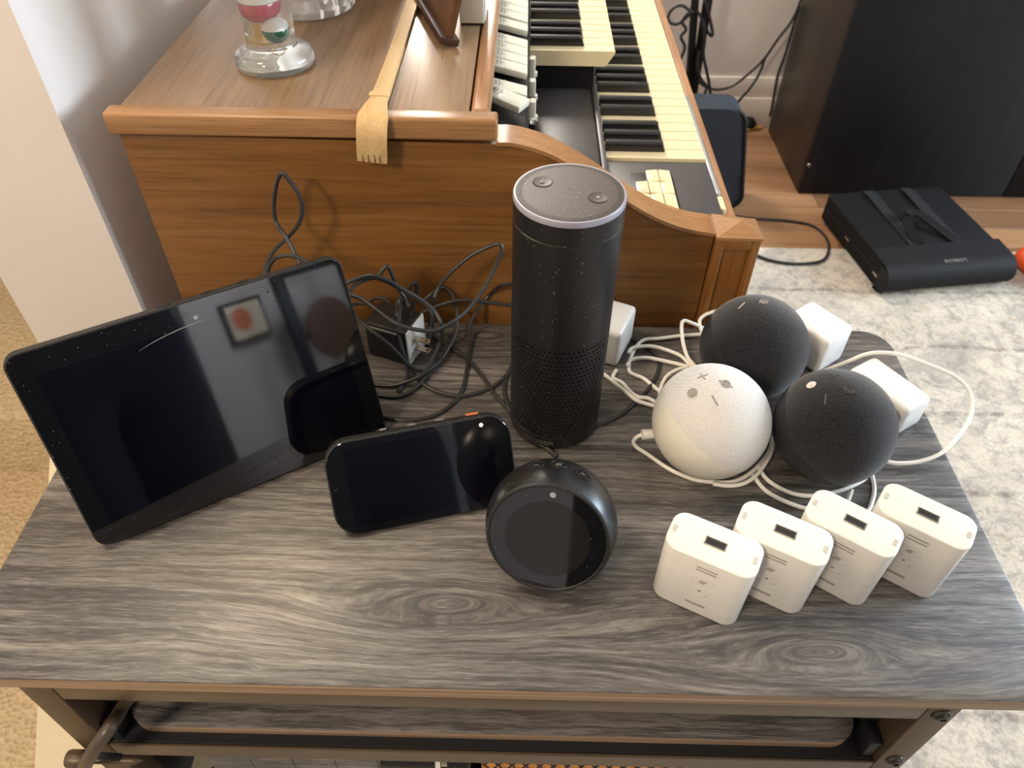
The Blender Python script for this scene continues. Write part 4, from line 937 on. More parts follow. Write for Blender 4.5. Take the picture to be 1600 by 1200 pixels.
for lb, P in (
 ('black cable standing up in a tall thin loop behind the large display', [(-0.2229,0.338,0.0953),(-0.2233,0.345,0.1011),(-0.2199,0.352,0.1084),(-0.211,0.358,0.1179),(-0.2002,0.362,0.126),(-0.1886,0.364,0.1394),(-0.1833,0.366,0.1543),(-0.185,0.368,0.1687),(-0.1912,0.37,0.18),(-0.1964,0.371,0.1856),(-0.2032,0.371,0.1748),(-0.2095,0.369,0.1539),(-0.2099,0.366,0.1376),(-0.2019,0.357,0.1321),(-0.1952,0.35,0.1224),(-0.188,0.34,0.1121)]),
 ('black cable curving just above the top edge of the large display', [(-0.2185,0.338,0.1042),(-0.2128,0.338,0.1143),(-0.2063,0.338,0.1201),(-0.1954,0.338,0.1225),(-0.1843,0.336,0.1207),(-0.1669,0.33,0.1142)]),
 ('black cable arching from the large display over the power adapter', [(-0.1515,0.325,0.0952),(-0.143,0.33,0.0996),(-0.1311,0.335,0.102),(-0.1203,0.335,0.1037),(-0.1068,0.335,0.0981),(-0.093,0.332,0.0904),(-0.077,0.33,0.0796),(-0.0652,0.325,0.0709),(-0.0593,0.318,0.059),(-0.0637,0.339,0.024),(-0.0705,0.3235,0.014),(-0.0778,0.3095,0.008),(-0.0861,0.3033,0.005)]),
 ('black cable running just under the arching cable behind the adapter', [(-0.1433,0.322,0.0919),(-0.1375,0.33,0.0968),(-0.1269,0.338,0.0976),(-0.1171,0.34,0.097),(-0.1059,0.34,0.0906),(-0.0898,0.338,0.0805),(-0.0734,0.334,0.0687),(-0.069,0.33,0.0564),(-0.0751,0.3406,0.018),(-0.0723,0.3301,0.006),(-0.0666,0.3223,0.003)]),
 ('black cable in the widest loop rising right of the adapter towards the cylinder', [(-0.1466,0.318,0.0964),(-0.129,0.312,0.095),(-0.1132,0.3,0.0911),(-0.0964,0.29,0.0858),(-0.0784,0.288,0.0805),(-0.0618,0.292,0.0767),(-0.0454,0.305,0.0774),(-0.032,0.325,0.0779),(-0.0178,0.345,0.0882),(-0.0092,0.358,0.1009),(-0.0039,0.364,0.1149),(-0.0075,0.366,0.1198),(-0.0184,0.367,0.1146),(-0.0335,0.366,0.1056),(-0.0521,0.362,0.0895),(-0.0649,0.358,0.0732),(-0.0709,0.352,0.0581),(-0.079,0.3771,0.012),(-0.0777,0.3513,0.004)]),
 ('black cable crossing in front of the adapter and looping back on its right', [(-0.1529,0.3481,0.052),(-0.1308,0.3244,0.05),(-0.1085,0.3106,0.04),(-0.0921,0.3088,0.016),(-0.0806,0.3114,0.006),(-0.0687,0.3191,0.006),(-0.0578,0.3426,0.008),(-0.0513,0.3628,0.012),(-0.0508,0.3815,0.022),(-0.0568,0.3979,0.034),(-0.0661,0.4018,0.04),(-0.0735,0.3951,0.04),(-0.085,0.3865,0.034)]),
 ('black cable dropping from the cylinder and curling forward to the small display', [(0.0083,0.385,0.0596),(-0.0039,0.385,0.0577),(-0.0177,0.4017,0.032),(-0.0307,0.3876,0.02),(-0.0381,0.3732,0.012),(-0.0368,0.3476,0.004),(-0.0379,0.3122,0.002),(-0.0413,0.2865,0.002),(-0.0521,0.2668,0.002),(-0.069,0.254,0.002),(-0.0925,0.2501,0.002),(-0.117,0.2543,0.002),(-0.1362,0.2619,0.002)]),
 ('black cable lying along the bottom of the organ panel', [(0.01,0.384,0.0317),(-0.0204,0.387,0.0335),(-0.0368,0.387,0.0356),(-0.0566,0.386,0.0334),(-0.076,0.384,0.0261),(-0.0996,0.375,0.0176)]),
 ('black cable running diagonally from adapter to the foot of the cylinder', [(-0.0789,0.3702,0.003),(-0.059,0.354,0.002),(-0.038,0.3335,0.002),(-0.0206,0.3082,0.002),(-0.0071,0.2823,0.002),(0.0086,0.2618,0.002)]),
 ('black cable lying flat in front of the adapter, upper strand', [(-0.1324,0.2961,0.002),(-0.1103,0.2941,0.002),(-0.0917,0.2977,0.006),(-0.0774,0.3066,0.009),(-0.0632,0.3293,0.007),(-0.0549,0.3546,0.006)]),
 ('black cable lying flat in front of the adapter, lower strand', [(-0.1339,0.2856,0.002),(-0.1146,0.2802,0.002),(-0.0993,0.2806,0.002),(-0.085,0.2912,0.003),(-0.071,0.3151,0.0045),(-0.0631,0.3261,0.003)]),
 ('black cable sagging across the table to the left foot of the cylinder', [(-0.0945,0.3204,0.004),(-0.0838,0.3028,0.002),(-0.0662,0.2884,0.002),(-0.041,0.2822,0.002),(-0.0168,0.2915,0.002),(-0.001,0.305,0.004),(0.0093,0.3232,0.006)]),
 ('black cable looping upright behind the adapter with two peaks', [(-0.1598,0.3808,0.03),(-0.1526,0.3852,0.03),(-0.1427,0.383,0.032),(-0.1355,0.3866,0.036),(-0.125,0.3834,0.038),(-0.1157,0.3724,0.038),(-0.108,0.3474,0.044),(-0.1067,0.3634,0.052),(-0.0993,0.3672,0.054)]),
 ('black cable hanging down over the face of the adapter', [(-0.0981,0.3617,0.06),(-0.1018,0.3527,0.056),(-0.103,0.3353,0.047),(-0.1005,0.3219,0.03),(-0.0962,0.3154,0.014),(-0.0953,0.3051,0.003),(-0.1019,0.2865,0.002)]),
 ('black cable peak rising highest behind the arching cable', [(-0.1204,0.35,0.0916),(-0.1145,0.355,0.097),(-0.111,0.357,0.0985),(-0.1083,0.357,0.0897),(-0.1034,0.355,0.0746),(-0.0967,0.352,0.063),(-0.0925,0.345,0.0593)]),
 ('black cable kinked double behind the adapter', [(-0.0977,0.352,0.0518),(-0.0946,0.358,0.0662),(-0.0893,0.362,0.0757),(-0.0865,0.362,0.0727),(-0.0892,0.358,0.0568),(-0.0944,0.35,0.0438)]),
 ('black cable curving from the cylinder foot out round its right side', [(0.0771,0.2452,0.002),(0.0873,0.2479,0.002),(0.1002,0.2546,0.002),(0.1143,0.2656,0.002),(0.1258,0.2784,0.002),(0.1413,0.2978,0.002),(0.1519,0.3186,0.002),(0.156,0.3373,0.002),(0.1515,0.3495,0.002),(0.1441,0.359,0.002),(0.13,0.3715,0.002)]),
 ('black cable passing close along the left side of the cylinder', [(0.0111,0.3304,0.008),(0.0044,0.316,0.004),(0.0004,0.2982,0.002),(0.0021,0.2809,0.002),(0.0087,0.2594,0.002)]),
 ('black cable stub between the cylinder and the round-screen clock', [(0.0314,0.2269,0.002),(0.04,0.2195,0.002),(0.0496,0.2094,0.002)]),
): cable('black_cable', P, BR if 'stub' not in lb else 0.0024, M_bcable, lb)

# ------------------------------------------------------------------ things on the organ
LZ = 0.2266
sc = thing('back_scratcher', 'pale bamboo back scratcher lying on the organ lid with its hand hanging over the edge', 'back scratcher', (-0.112, 0.40, LZ))
SV = Vector((-0.112, 0.40, LZ))
pth = [(-0.1105, 0.86, LZ + 0.004), (-0.1110, 0.66, LZ + 0.004), (-0.1120, 0.50, LZ + 0.004), (-0.1130, 0.44, LZ + 0.0035), (-0.1140, 0.408, LZ + 0.0038), (-0.1148, 0.392, LZ + 0.0010), (-0.1160, 0.3860, LZ - 0.0090), (-0.1175, 0.3855, LZ - 0.0230), (-0.1190, 0.3870, LZ - 0.0365)]
def scw(t): return 0.0115 + 0.0040 * min(1, t / 0.45) + (0.0105 * min(1, max(0, (t - 0.45) / 0.16)) ** 0.8)
b_ = B(); strip(b_, [Vector(p) - SV for p in pth], scw, 0.0042, (1, 0, 0), 7); obj('shaft', b_, M_bamboo, sc)
b_ = B()
for x in (-0.0075, -0.0025, 0.0028, 0.0075): box(b_, (x - 0.0068, 0.3845 - 0.40, -0.0325), (0.0006, 0.0012, 0.0075))
obj('finger_slits', b_, plain('slit_brown', srgb(70, 44, 20), 0.7), sc)
b_ = B(); strip(b_, [Vector((-0.1132, 0.432, LZ + 0.0062)) - SV, Vector((-0.1135, 0.428, LZ + 0.0064)) - SV, Vector((-0.1136, 0.424, LZ + 0.0062)) - SV], 0.0178, 0.0005, (1, 0.1, 0), 2); obj('node_ridge', b_, plain('bamboo_node', srgb(204, 168, 118), 0.6), sc)

gt = thing('glass_thermometer', 'clear glass liquid thermometer column with coloured bulbs standing on the organ lid', 'thermometer', (-0.2245, 0.5045, LZ))
prof = [(0.0, 0.0), (0.0345, 0.0), (0.0368, 0.0015), (0.0372, 0.004), (0.0366, 0.010), (0.0345, 0.0135), (0.028, 0.0165), (0.0245, 0.0185), (0.0232, 0.022), (0.0228, 0.026), (0.0228, 0.19), (0.020, 0.20), (0.0, 0.203)]
b_ = B(); lathe(b_, prof, 64); obj('glass_body', b_, M_glass, gt)
def bulb(x, y, z, r, liq, tagang=0.0):
    b_ = B(); lathe(b_, [(0, -r), (r * 0.5, -r * 0.87), (r * 0.87, -r * 0.5), (r, 0.0), (r * 0.96, r * 0.12), (0, r * 0.12)], 28, Matrix.Translation((x, y, z))); o = obj('bulb', b_, liq, gt, label='coloured liquid bulb')
    b_ = B(); lathe(b_, [(r * 0.97, r * 0.14), (r * 0.84, r * 0.55), (r * 0.5, r * 0.88), (0, r * 1.0)], 24, Matrix.Translation((x, y, z))); obj('bulb_cap', b_, M_pale, o)
    b_ = B(); ring(b_, 0.0055, 0.0005, Matrix.Translation((x, y - 0.004, z - r - 0.007)) @ Matrix.Rotation(R(70), 4, 'X'), 24, 6); obj('tag_ring', b_, M_gold, o)
bulb(-0.004, -0.002, 0.0560, 0.0165, M_red); bulb(0.0085, -0.009, 0.0345, 0.0115, M_green); bulb(-0.006, 0.002, 0.092, 0.0155, M_bluel)
b_ = B(); lathe(b_, [(0, 0), (0.0130, 0), (0.0130, 0.0012), (0, 0.0012)], 28, Matrix.Translation((-0.0065, 0.004, 0.0215))); obj('gold_disc', b_, M_gold, gt)
b_ = B(); box(b_, (-0.006, -0.010, 0.034), (0.005, 0.0008, 0.012)); obj('hanging_tag', b_, M_gold, gt)

cd = thing('crystal_dish', 'cut crystal dish on the organ lid behind the glass thermometer', 'dish', (-0.226, 0.660, LZ))
b_ = B(); seg = 40
def fac(r, z, a): return [((r + (a if k % 2 else -a)) * cos(2*pi*k/seg), (r + (a if k % 2 else -a)) * sin(2*pi*k/seg), z) for k in range(seg)]
loft(b_, [fac(0.046, 0.0, 0), fac(0.0505, 0.002, 0.0006), fac(0.0515, 0.009, 0.0012), fac(0.0495, 0.017, 0.0012), fac(0.0485, 0.020, 0.0), fac(0.054, 0.045, 0.0018), fac(0.060, 0.078, 0.002), fac(0.0585, 0.080, 0.0), fac(0.0555, 0.078, 0.0), fac(0.046, 0.035, 0), fac(0.035, 0.026, 0)], True, True)
obj('bowl', b_, M_cut, cd, angle=12)

pfm = thing('picture_frame', 'dark brown wooden picture frame leaning on its foot on the organ lid', 'picture frame', (-0.066, 0.548, LZ))
e1 = Vector((-0.30, 0.95, 0.0)).normalized(); e2 = Vector((0.26, 0.02, 0.96)).normalized(); e3 = e1.cross(e2).normalized()
Mp = Matrix((e1, e2, e3)).transposed().to_4x4()
def PB(lo, hi, r=0.001): b_ = B(); box2(b_, lo, hi, r); b_.transform(Mp); return b_
zf = 0.004
b_ = PB((0.0, 0.0065, 0.0), (0.15, 0.15, 0.008)); b_.transform(Matrix.Translation((0, 0, zf))); obj('board', b_, M_frame, pfm)
b_ = PB((-0.003, -0.001, -0.006), (0.153, 0.0062, 0.014)); b_.transform(Matrix.Translation((0, 0, zf + 0.001))); obj('bottom_rail', b_, plain('dark_frame_edge', srgb(54, 32, 18), 0.4), pfm)
b_ = PB((0.014, 0.021, 0.008), (0.136, 0.136, 0.0095), 0.0006); b_.transform(Matrix.Translation((0, 0, zf))); obj('raised_panel', b_, M_frame, pfm)

wbx = thing('cream_box', 'cream plastic box standing on the organ lid by the keyboard edge', 'box', (-0.0420, 0.640, LZ))
b_ = B(); box2(b_, (-0.0135, -0.028, 0.001), (0.0125, 0.028, 0.115), 0.0015); obj('case', b_, M_creambox, wbx)
b_ = B(); box2(b_, (-0.0125, -0.027, 0.0), (0.0115, 0.027, 0.001)); obj('base', b_, M_blk, wbx)
b_ = B(); box2(b_, (0.0126, -0.026, 0.003), (0.0140, 0.026, 0.113), 0.0004, 1); obj('side_plate', b_, M_white2, wbx)

# ------------------------------------------------------------------ background things on the floor
FR = FZ + 0.0095
bg = thing('laptop_bag', 'flat black laptop bag with carry handle lying on the rug edge', 'bag', (1.046, 1.470, FR), (0, 0, 0.160))
M_bag = plain('black_nylon', (0.0052, 0.0052, 0.006), 0.7, spec=0.22, grain=0.25, gscale=700); M_bagd = plain('black_nylon_dark', (0.003, 0.003, 0.0035), 0.8)
M_bagf = plain('grey_nylon', (0.0085, 0.0085, 0.009), 0.7, spec=0.22, grain=0.25, gscale=700)
bw, bd, bh = 0.332, 0.330, 0.076
b_ = B(); prism(b_, rrect(bw, bd, 0.014, 4), 0.001, bh, 0.008, 0.006, 3)
b_.transform(Matrix.Translation((0, 0.022, 0))); obj('main_body', b_, M_bag, bg)
pr = []
for k_ in range(15):
    a = R(82 + 196 * k_ / 14); pr.append((-bd/2 + 0.022 + 0.001 + 0.044 * cos(a) * 0.9, 0.0395 + 0.0385 * sin(a)))
pr = [(-bd/2 + 0.085, bh + 0.0045)] + pr
ins = [(y, z) for y, z in reversed([(p[0] + 0.004, 0.0395 + (p[1] - 0.0395) * 0.90) for p in pr])]
b_ = B(); poly(b_, pr + ins, (-bw/2 - 0.004, bw/2 + 0.004), 'x'); obj('front_flap', b_, M_bagf, bg)
b_ = B(); box2(b_, (-bw/2 - 0.0035, -bd/2 - 0.010, 0.010), (-bw/2 - 0.0005, -bd/2 + 0.030, 0.066)); obj('flap_opening', b_, M_bagd, bg)
for x in (-0.052, 0.058):
    b_ = B(); strip(b_, [(x, bd/2 + 0.0225, 0.020), (x, bd/2 + 0.017, bh + 0.001), (x, 0.06, bh + 0.0015), (x, -0.085, bh + 0.0015)], 0.030, 0.003, (1, 0, 0), 3); obj('strap', b_, M_bagd, bg)
b_ = B(); strip(b_, [(-0.044, -0.078, bh + 0.004), (-0.042, -0.03, bh + 0.010), (-0.024, 0.030, bh + 0.020), (0.006, 0.028, bh + 0.021), (0.034, -0.03, bh + 0.012), (0.056, -0.078, bh + 0.004)], 0.022, 0.005, (0.5, 0.85, 0.25), 5); obj('carry_handle', b_, M_bag, bg)
b_ = B(); box2(b_, (-bw/2 - 0.0008, -0.13, 0.036), (-bw/2 + 0.0002, 0.16, 0.040)); zp = obj('zip', b_, M_bagd, bg)
for y in (0.02, -0.135):
    b_ = B(); box2(b_, (-bw/2 - 0.004, y, 0.030), (-bw/2 - 0.001, y + 0.022, 0.036), 0.001); obj('zip_pull', b_, M_prong, bg)
text('lettering', 'LOBBOIB', 0.013, M_ink, bg, Matrix.Translation((0.010, -bd/2 + 0.0125, 0.0795)) @ Matrix.Rotation(R(16), 4, 'X') @ Matrix.Rotation(pi, 4, 'Z'), 0.0003, spacing=1.15)
ot = thing('orange_bottle', 'bright orange rounded bottle on the rug right of the laptop bag', 'bottle', (1.328, 1.372, FR + 0.031), (R(90), 0, R(20)))
b_ = B(); lathe(b_, [(0, -0.055), (0.022, -0.055), (0.028, -0.048), (0.030, -0.03), (0.030, 0.03), (0.026, 0.045), (0.014, 0.055), (0.011, 0.058), (0, 0.058)], 32, Matrix.Rotation(R(0), 4, 'X')); obj('body', b_, plain('orange_plastic', srgb(222, 84, 36), 0.45), ot)
b_ = B(); lathe(b_, [(0, 0.0585), (0.013, 0.0585), (0.013, 0.073), (0.012, 0.075), (0, 0.075)], 24); obj('cap', b_, M_white, ot)
cable('floor_cable', [(0.6214,1.6337,-0.646),(0.6823,1.6227,-0.646),(0.7615,1.6156,-0.646),(0.8243,1.5952,-0.646),(0.8483,1.5397,-0.646),(0.8347,1.4676,-0.638),(0.8028,1.4149,-0.636),(0.7405,1.3989,-0.636),(0.684,1.4055,-0.636),(0.6392,1.4295,-0.636),(0.5913,1.4863,-0.636)], 0.0036, M_bcable, 'black cable lying in a loop across the wood floor and rug')

nb_ = thing('padded_case', 'dark blue padded fabric case standing on the floor beside the organ keyboard', 'case', (0.492, 1.735, FZ))
M_navy = plain('navy_fabric', srgb(38, 41, 47), 0.85, grain=0.35, gscale=420); M_navy2 = plain('navy_side', srgb(42, 49, 60), 0.85, grain=0.35, gscale=420)
P_ = [(x, z + 0.146) for x, z in rrect(0.30, 0.29, 0.035, 6)]
P_ = [(x - 0.055 * max(0, z - 0.05) / 0.28, z) for x, z in P_]
b_ = B(); poly(b_, P_, (-0.05, 0.045), 'y'); obj('body', b_, M_navy2, nb_)
b_ = B(); poly(b_, [(x * 0.90 - 0.008, z * 0.72 + 0.088) for x, z in P_], (-0.062, -0.0505), 'y'); obj('front_pocket', b_, M_navy, nb_)
b_ = B(); tube(b_, [(x, -0.051, z) for x, z in P_ + P_[:1]], 0.005, 6, 1); obj('piping', b_, M_bagd, nb_)

ms = thing('equipment_stand', 'black two-pole equipment stand wrapped with cables behind the organ keyboard', 'stand', (0.50, 1.98, FZ))
SV2 = Vector((0.50, 1.98, FZ))
pp = [(0.503,1.98,-0.4553),(0.4757,1.98,-0.1881),(0.5163,1.98,-0.4551),(0.5103,1.98,-0.1876)]
for a, c_, r_ in ((0, 1, 0.011), (2, 3, 0.013)):
    p0, p1 = Vector(pp[a]), Vector(pp[c_]); d_ = (p1 - p0) / (p1.z - p0.z)
    q0 = p0 + d_ * (FZ + 0.01 - p0.z); q1 = p0 + d_ * (0.75 - p0.z)
    b_ = B(); tube(b_, [q0 - SV2, q1 - SV2], r_, 12, 1); obj('pole', b_, M_blk, ms)
b_ = B(); box2(b_, (-0.17, -0.10, 0.0), (0.10, 0.10, 0.014), 0.004); obj('base_plate', b_, M_blk, ms)
for lb, P in (
 ('black cable looped out left from the equipment stand', [(0.4693,1.955,-0.2127),(0.4386,1.955,-0.1951),(0.4154,1.955,-0.202),(0.4049,1.955,-0.2237),(0.4145,1.955,-0.2403),(0.4358,1.955,-0.2416),(0.4572,1.955,-0.2228),(0.4722,1.955,-0.2094)]),
 ('black cable hanging in a kinked drop right of the equipment stand', [(0.4961,1.955,-0.1796),(0.5103,1.955,-0.2087),(0.5286,1.955,-0.2486),(0.535,1.955,-0.2724),(0.5206,1.955,-0.2623),(0.5008,1.955,-0.2322),(0.4826,1.955,-0.2092)]),
 ('black cable winding down the left of the equipment stand', [(0.4589,1.955,-0.2129),(0.4455,1.955,-0.2364),(0.4595,1.955,-0.2565),(0.4488,1.955,-0.2772),(0.4642,1.955,-0.3048),(0.4564,1.955,-0.3442)]),
 ('black cable hanging straight down right beside the equipment stand', [(0.4973,1.95,-0.2271),(0.5139,1.95,-0.2777),(0.5186,1.95,-0.3214),(0.5362,1.95,-0.3662),(0.5506,1.95,-0.403),(0.5609,1.95,-0.437)]),
 ('thin black cable draped down the front of the equipment stand', [(0.5033,1.945,-0.3109),(0.5079,1.945,-0.3555),(0.5256,1.945,-0.392),(0.5438,1.945,-0.4104),(0.5418,1.945,-0.4389)]),
 ('black cable drooping along the back wall from the stand to the cabinet', [(0.5415,2.1,-0.452),(0.5735,2.1,-0.4754),(0.6154,2.1,-0.4868),(0.6624,2.1,-0.4738),(0.703,2.1,-0.4353),(0.7389,2.1,-0.3901),(0.7647,2.1,-0.3333),(0.7898,2.1,-0.2856),(0.8004,2.1,-0.2431),(0.8043,2.1,-0.1983)]),
 ('brown-black cable branching down the back wall behind the padded case', [(0.7471,2.12,-0.3979),(0.7409,2.12,-0.445),(0.7236,2.12,-0.4896),(0.6999,2.12,-0.5271),(0.687,2.12,-0.5611)]),
 ('black cable hanging down beside the cabinet side to the floor', [(0.8235,2.16,-0.2593),(0.8214,2.16,-0.3137),(0.8185,2.16,-0.3971),(0.8127,2.16,-0.4585),(0.8158,2.16,-0.5096),(0.8209,2.16,-0.5623),(0.8219,2.16,-0.5991)]),
): cable('wall_cable', P, 0.0042, M_bcable, lb)
sj = thing('jack_plug', 'small black round plug on the floor by the back wall', 'plug', [(0.7623,2.1801,-0.65)][0])
b_ = B(); lathe(b_, [(0, 0.001), (0.020, 0.001), (0.026, 0.010), (0.026, 0.022), (0.014, 0.036), (0, 0.038)], 24); obj('body', b_, M_blk, sj)
b_ = B(); tube(b_, [(0.0, 0.01, 0.03), (0.0, 0.03, 0.03)], 0.005, 8, 1); obj('tip', b_, M_prong, sj)
cable('yellow_stick', [(0.7442,2.1492,-0.644),(0.7746,2.1639,-0.644),(0.8087,2.1743,-0.644)], 0.006, plain('yellow_wood', srgb(200, 150, 74), 0.6), 'short yellow wooden stick on the floor by the back wall')
COL.objects['yellow_stick']['category'] = 'stick'

# ------------------------------------------------------------------ the photographer, seen mirrored in the dark screens
pe = thing('person', 'person in dark grey shirt and navy trousers holding a phone, mirrored in the large screen', 'person', (0.06, -0.60, FZ + 0.0095))
def skin(name, V_, E_, mat, parent, root=0, lev=2):
    me = bpy.data.meshes.new(name); me.from_pydata([v[:3] for v in V_], E_, []); me.materials.append(mat)
    o = obj(name, me, mat, parent)
    m = o.modifiers.new('skin', 'SKIN'); m.use_smooth_shade = True
    for i, v in enumerate(V_): me.skin_vertices[0].data[i].radius = (v[3], v[4] if len(v) > 4 else v[3])
    me.skin_vertices[0].data[root].use_root = True
    s = o.modifiers.new('sub', 'SUBSURF'); s.levels = lev; s.render_levels = lev
    return o
M_skin = plain('skin', srgb(206, 160, 132), 0.5); M_jeans = plain('navy_jeans', (0.008, 0.009, 0.016), 0.85, grain=0.2, gscale=900); M_shirt = plain('grey_shirt', (0.030, 0.029, 0.030), 0.9, grain=0.2, gscale=900)
# joints (x right, y forward, z up from the floor)
HP, KN, AN = 0.90, 0.49, 0.085
V_ = [(0, 0, 0.94, .150, .105), (0, 0, 1.10, .140, .100), (0, 0.0, 1.28, .155, .105), (0, -0.005, 1.40, .110, .085), (0, 0.0, 1.47, .052), (0, 0.02, 1.54, .060),
      (0.10, 0, HP - .02, .085), (0.105, 0.012, KN, .055), (0.11, -0.01, AN, .036), (0.115, 0.13, 0.035, .032),
      (-0.10, 0, HP - .02, .085), (-0.105, 0.012, KN, .055), (-0.11, -0.01, AN, .036), (-0.115, 0.13, 0.035, .032),
      (0.19, 0, 1.385, .052), (0.265, 0.03, 1.13, .040), (0.075, 0.262, 1.172, .026),
      (-0.19, 0, 1.385, .052), (-0.30, 0.03, 1.13, .040), (-0.155, 0.262, 1.172, .026), (0, 0.035, 1.64, .080, .092), (0, 0.03, 1.70, .066, .080)]
E_ = [(0,1),(1,2),(2,3),(3,4),(4,5),(0,6),(6,7),(7,8),(8,9),(0,10),(10,11),(11,12),(12,13),(3,14),(14,15),(15,16),(3,17),(17,18),(18,19),(5,20),(20,21)]
skin('body', V_, E_, M_skin, pe)
up_ = [0, 1, 2, 3, 14, 15, 17, 18]; sl_ = []
TV_ = [(0, 0, 0.80, .185, .128), (0, 0, 0.94, .176, .126), (0, 0, 1.10, .160, .118), (0, 0, 1.28, .172, .120), (0, -0.005, 1.41, .125, .098), (0.19, 0, 1.385, .066), (0.25, 0.02, 1.20, .055), (-0.19, 0, 1.385, .066), (-0.28, 0.02, 1.20, .055), (0, 0, 1.452, .064)]
skin('shirt', TV_, [(0,1),(1,2),(2,3),(3,4),(4,5),(5,6),(4,7),(7,8),(4,9)], M_shirt, pe, 2)
JV = [(0, 0, 0.97, .160, .115), (0, 0, 0.88, .165, .120), (0.082, 0.0, 0.74, .112), (0.080, 0.012, KN, .086), (0.11, -0.008, 0.11, .056), (-0.082, 0.0, 0.74, .112), (-0.080, 0.012, KN, .086), (-0.11, -0.008, 0.11, .056)]
skin('trousers', JV, [(0,1),(1,2),(2,3),(3,4),(1,5),(5,6),(6,7)], M_jeans, pe, 1)
for s in (1, -1):
    skin('shoe', [(0.11*s, -0.05, 0.05, .046, .05), (0.113*s, 0.06, 0.045, .046, .042), (0.118*s, 0.17, 0.036, .042, .032)], [(0,1),(1,2)], M_blk, pe, 1)
b_ = B(); bmesh.ops.create_uvsphere(b_, u_segments=24, v_segments=14, radius=0.1)
for v in b_.verts: v.co = Vector((v.co.x * 0.86, v.co.y * 1.02 + 0.012, v.co.z * 0.95 + 1.69))
bmesh.ops.delete(b_, geom=[v for v in b_.verts if v.co.y > 0.06 and v.co.z < 1.715 or v.co.z < 1.60], context='VERTS'); obj('hair', b_, plain('dark_hair', (0.02, 0.014, 0.01), 0.7), pe)
for s in (1, -1):
    b_ = B(); bmesh.ops.create_uvsphere(b_, u_segments=12, v_segments=8, radius=0.011, matrix=Matrix.Translation((0.032 * s, 0.117, 1.655))); obj('eye', b_, M_white2, pe)
    b_ = B(); bmesh.ops.create_uvsphere(b_, u_segments=10, v_segments=8, radius=0.02, matrix=Matrix.Translation((0.082 * s, 0.03, 1.645)) @ Matrix.Diagonal((0.4, 0.9, 1.5, 1))); obj('ear', b_, M_skin, pe)
skin('nose', [(0, 0.118, 1.655, .009), (0, 0.138, 1.625, .013)], [(0,1)], M_skin, pe, 0, 1)
b_ = B(); box(b_, (0, 0.116, 1.588), (0.045, 0.012, 0.010), 0.004, 2); obj('mouth', b_, plain('lips', srgb(168, 96, 86), 0.5), pe)
# hands gripping the phone by its short ends
for s, hx in ((1, 0.075), (-1, -0.155)):
    V_ = [(hx, 0.262, 1.172, .024, .018), (hx + 0.010*s, 0.305, 1.185, .030, .014)]
    E_ = [(0, 1)]
    for f_ in range(4):
        o_ = -0.024 + 0.016 * f_; L_f = (0.9, 1.0, 0.95, 0.78)[f_]
        b0 = len(V_)
        V_ += [(hx + 0.012*s, 0.335 + o_*0.2, 1.186 + o_, .0095), (hx - 0.004*s, 0.335 + 0.034*L_f, 1.190 + o_, .0088), (hx - 0.030*s*L_f, 0.340 + 0.034*L_f, 1.193 + o_, .0075)]
        E_ += [(1, b0), (b0, b0+1), (b0+1, b0+2)]
    b0 = len(V_); V_ += [(hx - 0.004*s, 0.292, 1.160, .012), (hx - 0.024*s, 0.305, 1.168, .0095)]; E_ += [(1, b0), (b0, b0+1)]
    skin('hand', V_, E_, M_skin, pe, 0, 1)
ph = thing('phone', 'dark phone held up by the person, behind the point of view', 'phone', (-0.04 + 0.053, -0.221, 0.525))
ph.matrix_world = camo.matrix_world.copy()
b_ = B(); prism(b_, rrect(0.150, 0.072, 0.010, 5), 0.022, 0.030, 0.002, 0.002, 2); b_.transform(Matrix.Translation((-0.055, -0.020, 0))); obj('body', b_, M_blk, ph)

wp = thing('wall_picture', 'framed orange and cream picture on the far wall, mirrored in the large screen', 'picture', (1.93, YF + 0.012, 0.16))
b_ = B(); box(b_, (0, 0, 0), (0.26, 0.02, 0.22), 0.003); obj('frame', b_, M_blk, wp)
b_ = B(); box(b_, (0, 0.0105, 0), (0.22, 0.002, 0.18)); obj('picture', b_, M_creambox, wp)
b_ = B(); lathe(b_, [(0, 0), (0.06, 0), (0.06, 0.002), (0, 0.002)], 24, Matrix.Translation((-0.03, 0.0115, 0.01)) @ Matrix.Rotation(R(-90), 4, 'X')); obj('painted_disc', b_, M_orange, wp)
sf = thing('easel_mirror', 'black framed floor mirror with brown round panel, mirrored in the large screen', 'mirror', (2.30, YF + 0.20, FZ + 0.0095))
for x in (-0.24, 0.24): obj('post', box2(B(), (x - 0.035, -0.02, 0.0), (x + 0.035, 0.02, 1.02), 0.004), M_blk, sf)
for z in (0.06, 0.98): obj('rail', box2(B(), (-0.205, -0.02, z - 0.035), (0.205, 0.02, z + 0.035), 0.004), M_blk, sf)
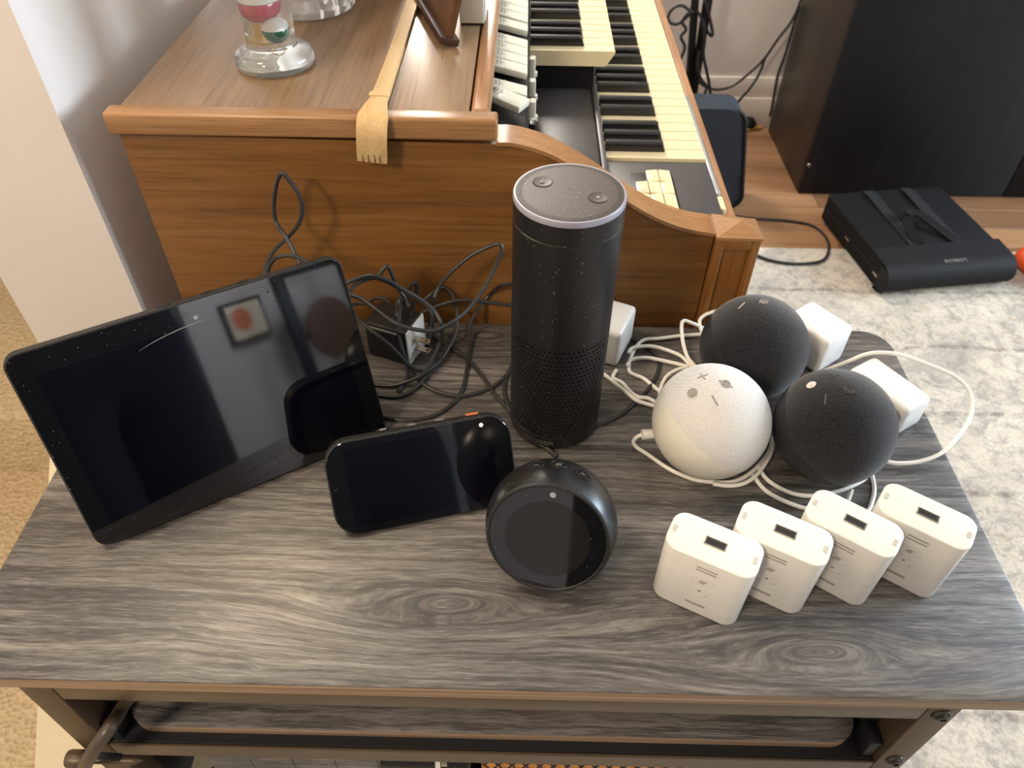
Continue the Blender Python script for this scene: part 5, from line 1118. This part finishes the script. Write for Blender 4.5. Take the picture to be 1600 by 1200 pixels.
b_ = B(); lathe(b_, [(0, 0), (0.17, 0), (0.17, 0.02), (0, 0.025)], 36, Matrix.Translation((0, 0.0, 0.62)) @ Matrix.Rotation(R(-90), 4, 'X')); obj('round_panel', b_, M_frame, sf)
obj('cross_bar', box2(B(), (-0.205, -0.012, 0.60), (0.205, -0.001, 0.64), 0.002), M_frame, sf)

# two things just outside the picture: the lamp on the wall end and a frame added to shade the organ lid
wl = thing('wall_lamp', 'small cup-shaped wall lamp on the end of the white wall, above the picture', 'wall lamp', (-0.495, 0.399, 0.75))
b_ = B(); lathe(b_, [(0, 0), (0.04, 0), (0.04, 0.012), (0.012, 0.016), (0.012, 0.03), (0, 0.03)], 28, Matrix.Rotation(R(90), 4, 'X')); obj('bracket', b_, M_prong, wl)
b_ = B(); lathe(b_, [(0, 0.0), (0.082, 0.0), (0.085, 0.004), (0.060, 0.05), (0, 0.055)], 32, frame_to((-0.355, 0.375, 0.79), (0, -0.067, -0.004))); obj('shade', b_, M_white, wl)
sfm = thing('added_shade_frame', 'added dark frame, unseen, standing farther along the organ lid to shade it', 'picture frame', (-0.225, 0.86, LZ))
b_ = B(); box2(b_, (-0.104, -0.008, 0.001), (0.104, 0.008, 0.30), 0.002); obj('frame', b_, M_frame, sfm)
b_ = B(); box2(b_, (-0.088, 0.0081, 0.018), (0.088, 0.0095, 0.284)); obj('picture', b_, M_creambox, sfm)

wd = thing('backdrop', 'added dark backdrop against the far wall, darkening what the small screen mirrors', 'backdrop', (0.95, YF + 0.17, FZ + 0.0095))  # unseen cupboard shape added to darken the small screen's mirror image
obj('body', box2(B(), (-0.45, -0.165, 0.0), (0.45, 0.135, 1.55), 0.004), M_cabside, wd)
for x0, x1, hx in ((-0.445, -0.003, -0.03), (0.003, 0.445, 0.03)):
    d_ = obj('door', box2(B(), (x0, 0.136, 0.05), (x1, 0.155, 1.53), 0.003), M_cabside, wd)
    obj('handle', box2(B(), (hx - 0.006, 0.1555, 0.70), (hx + 0.006, 0.175, 0.86), 0.003), M_bolt, d_)
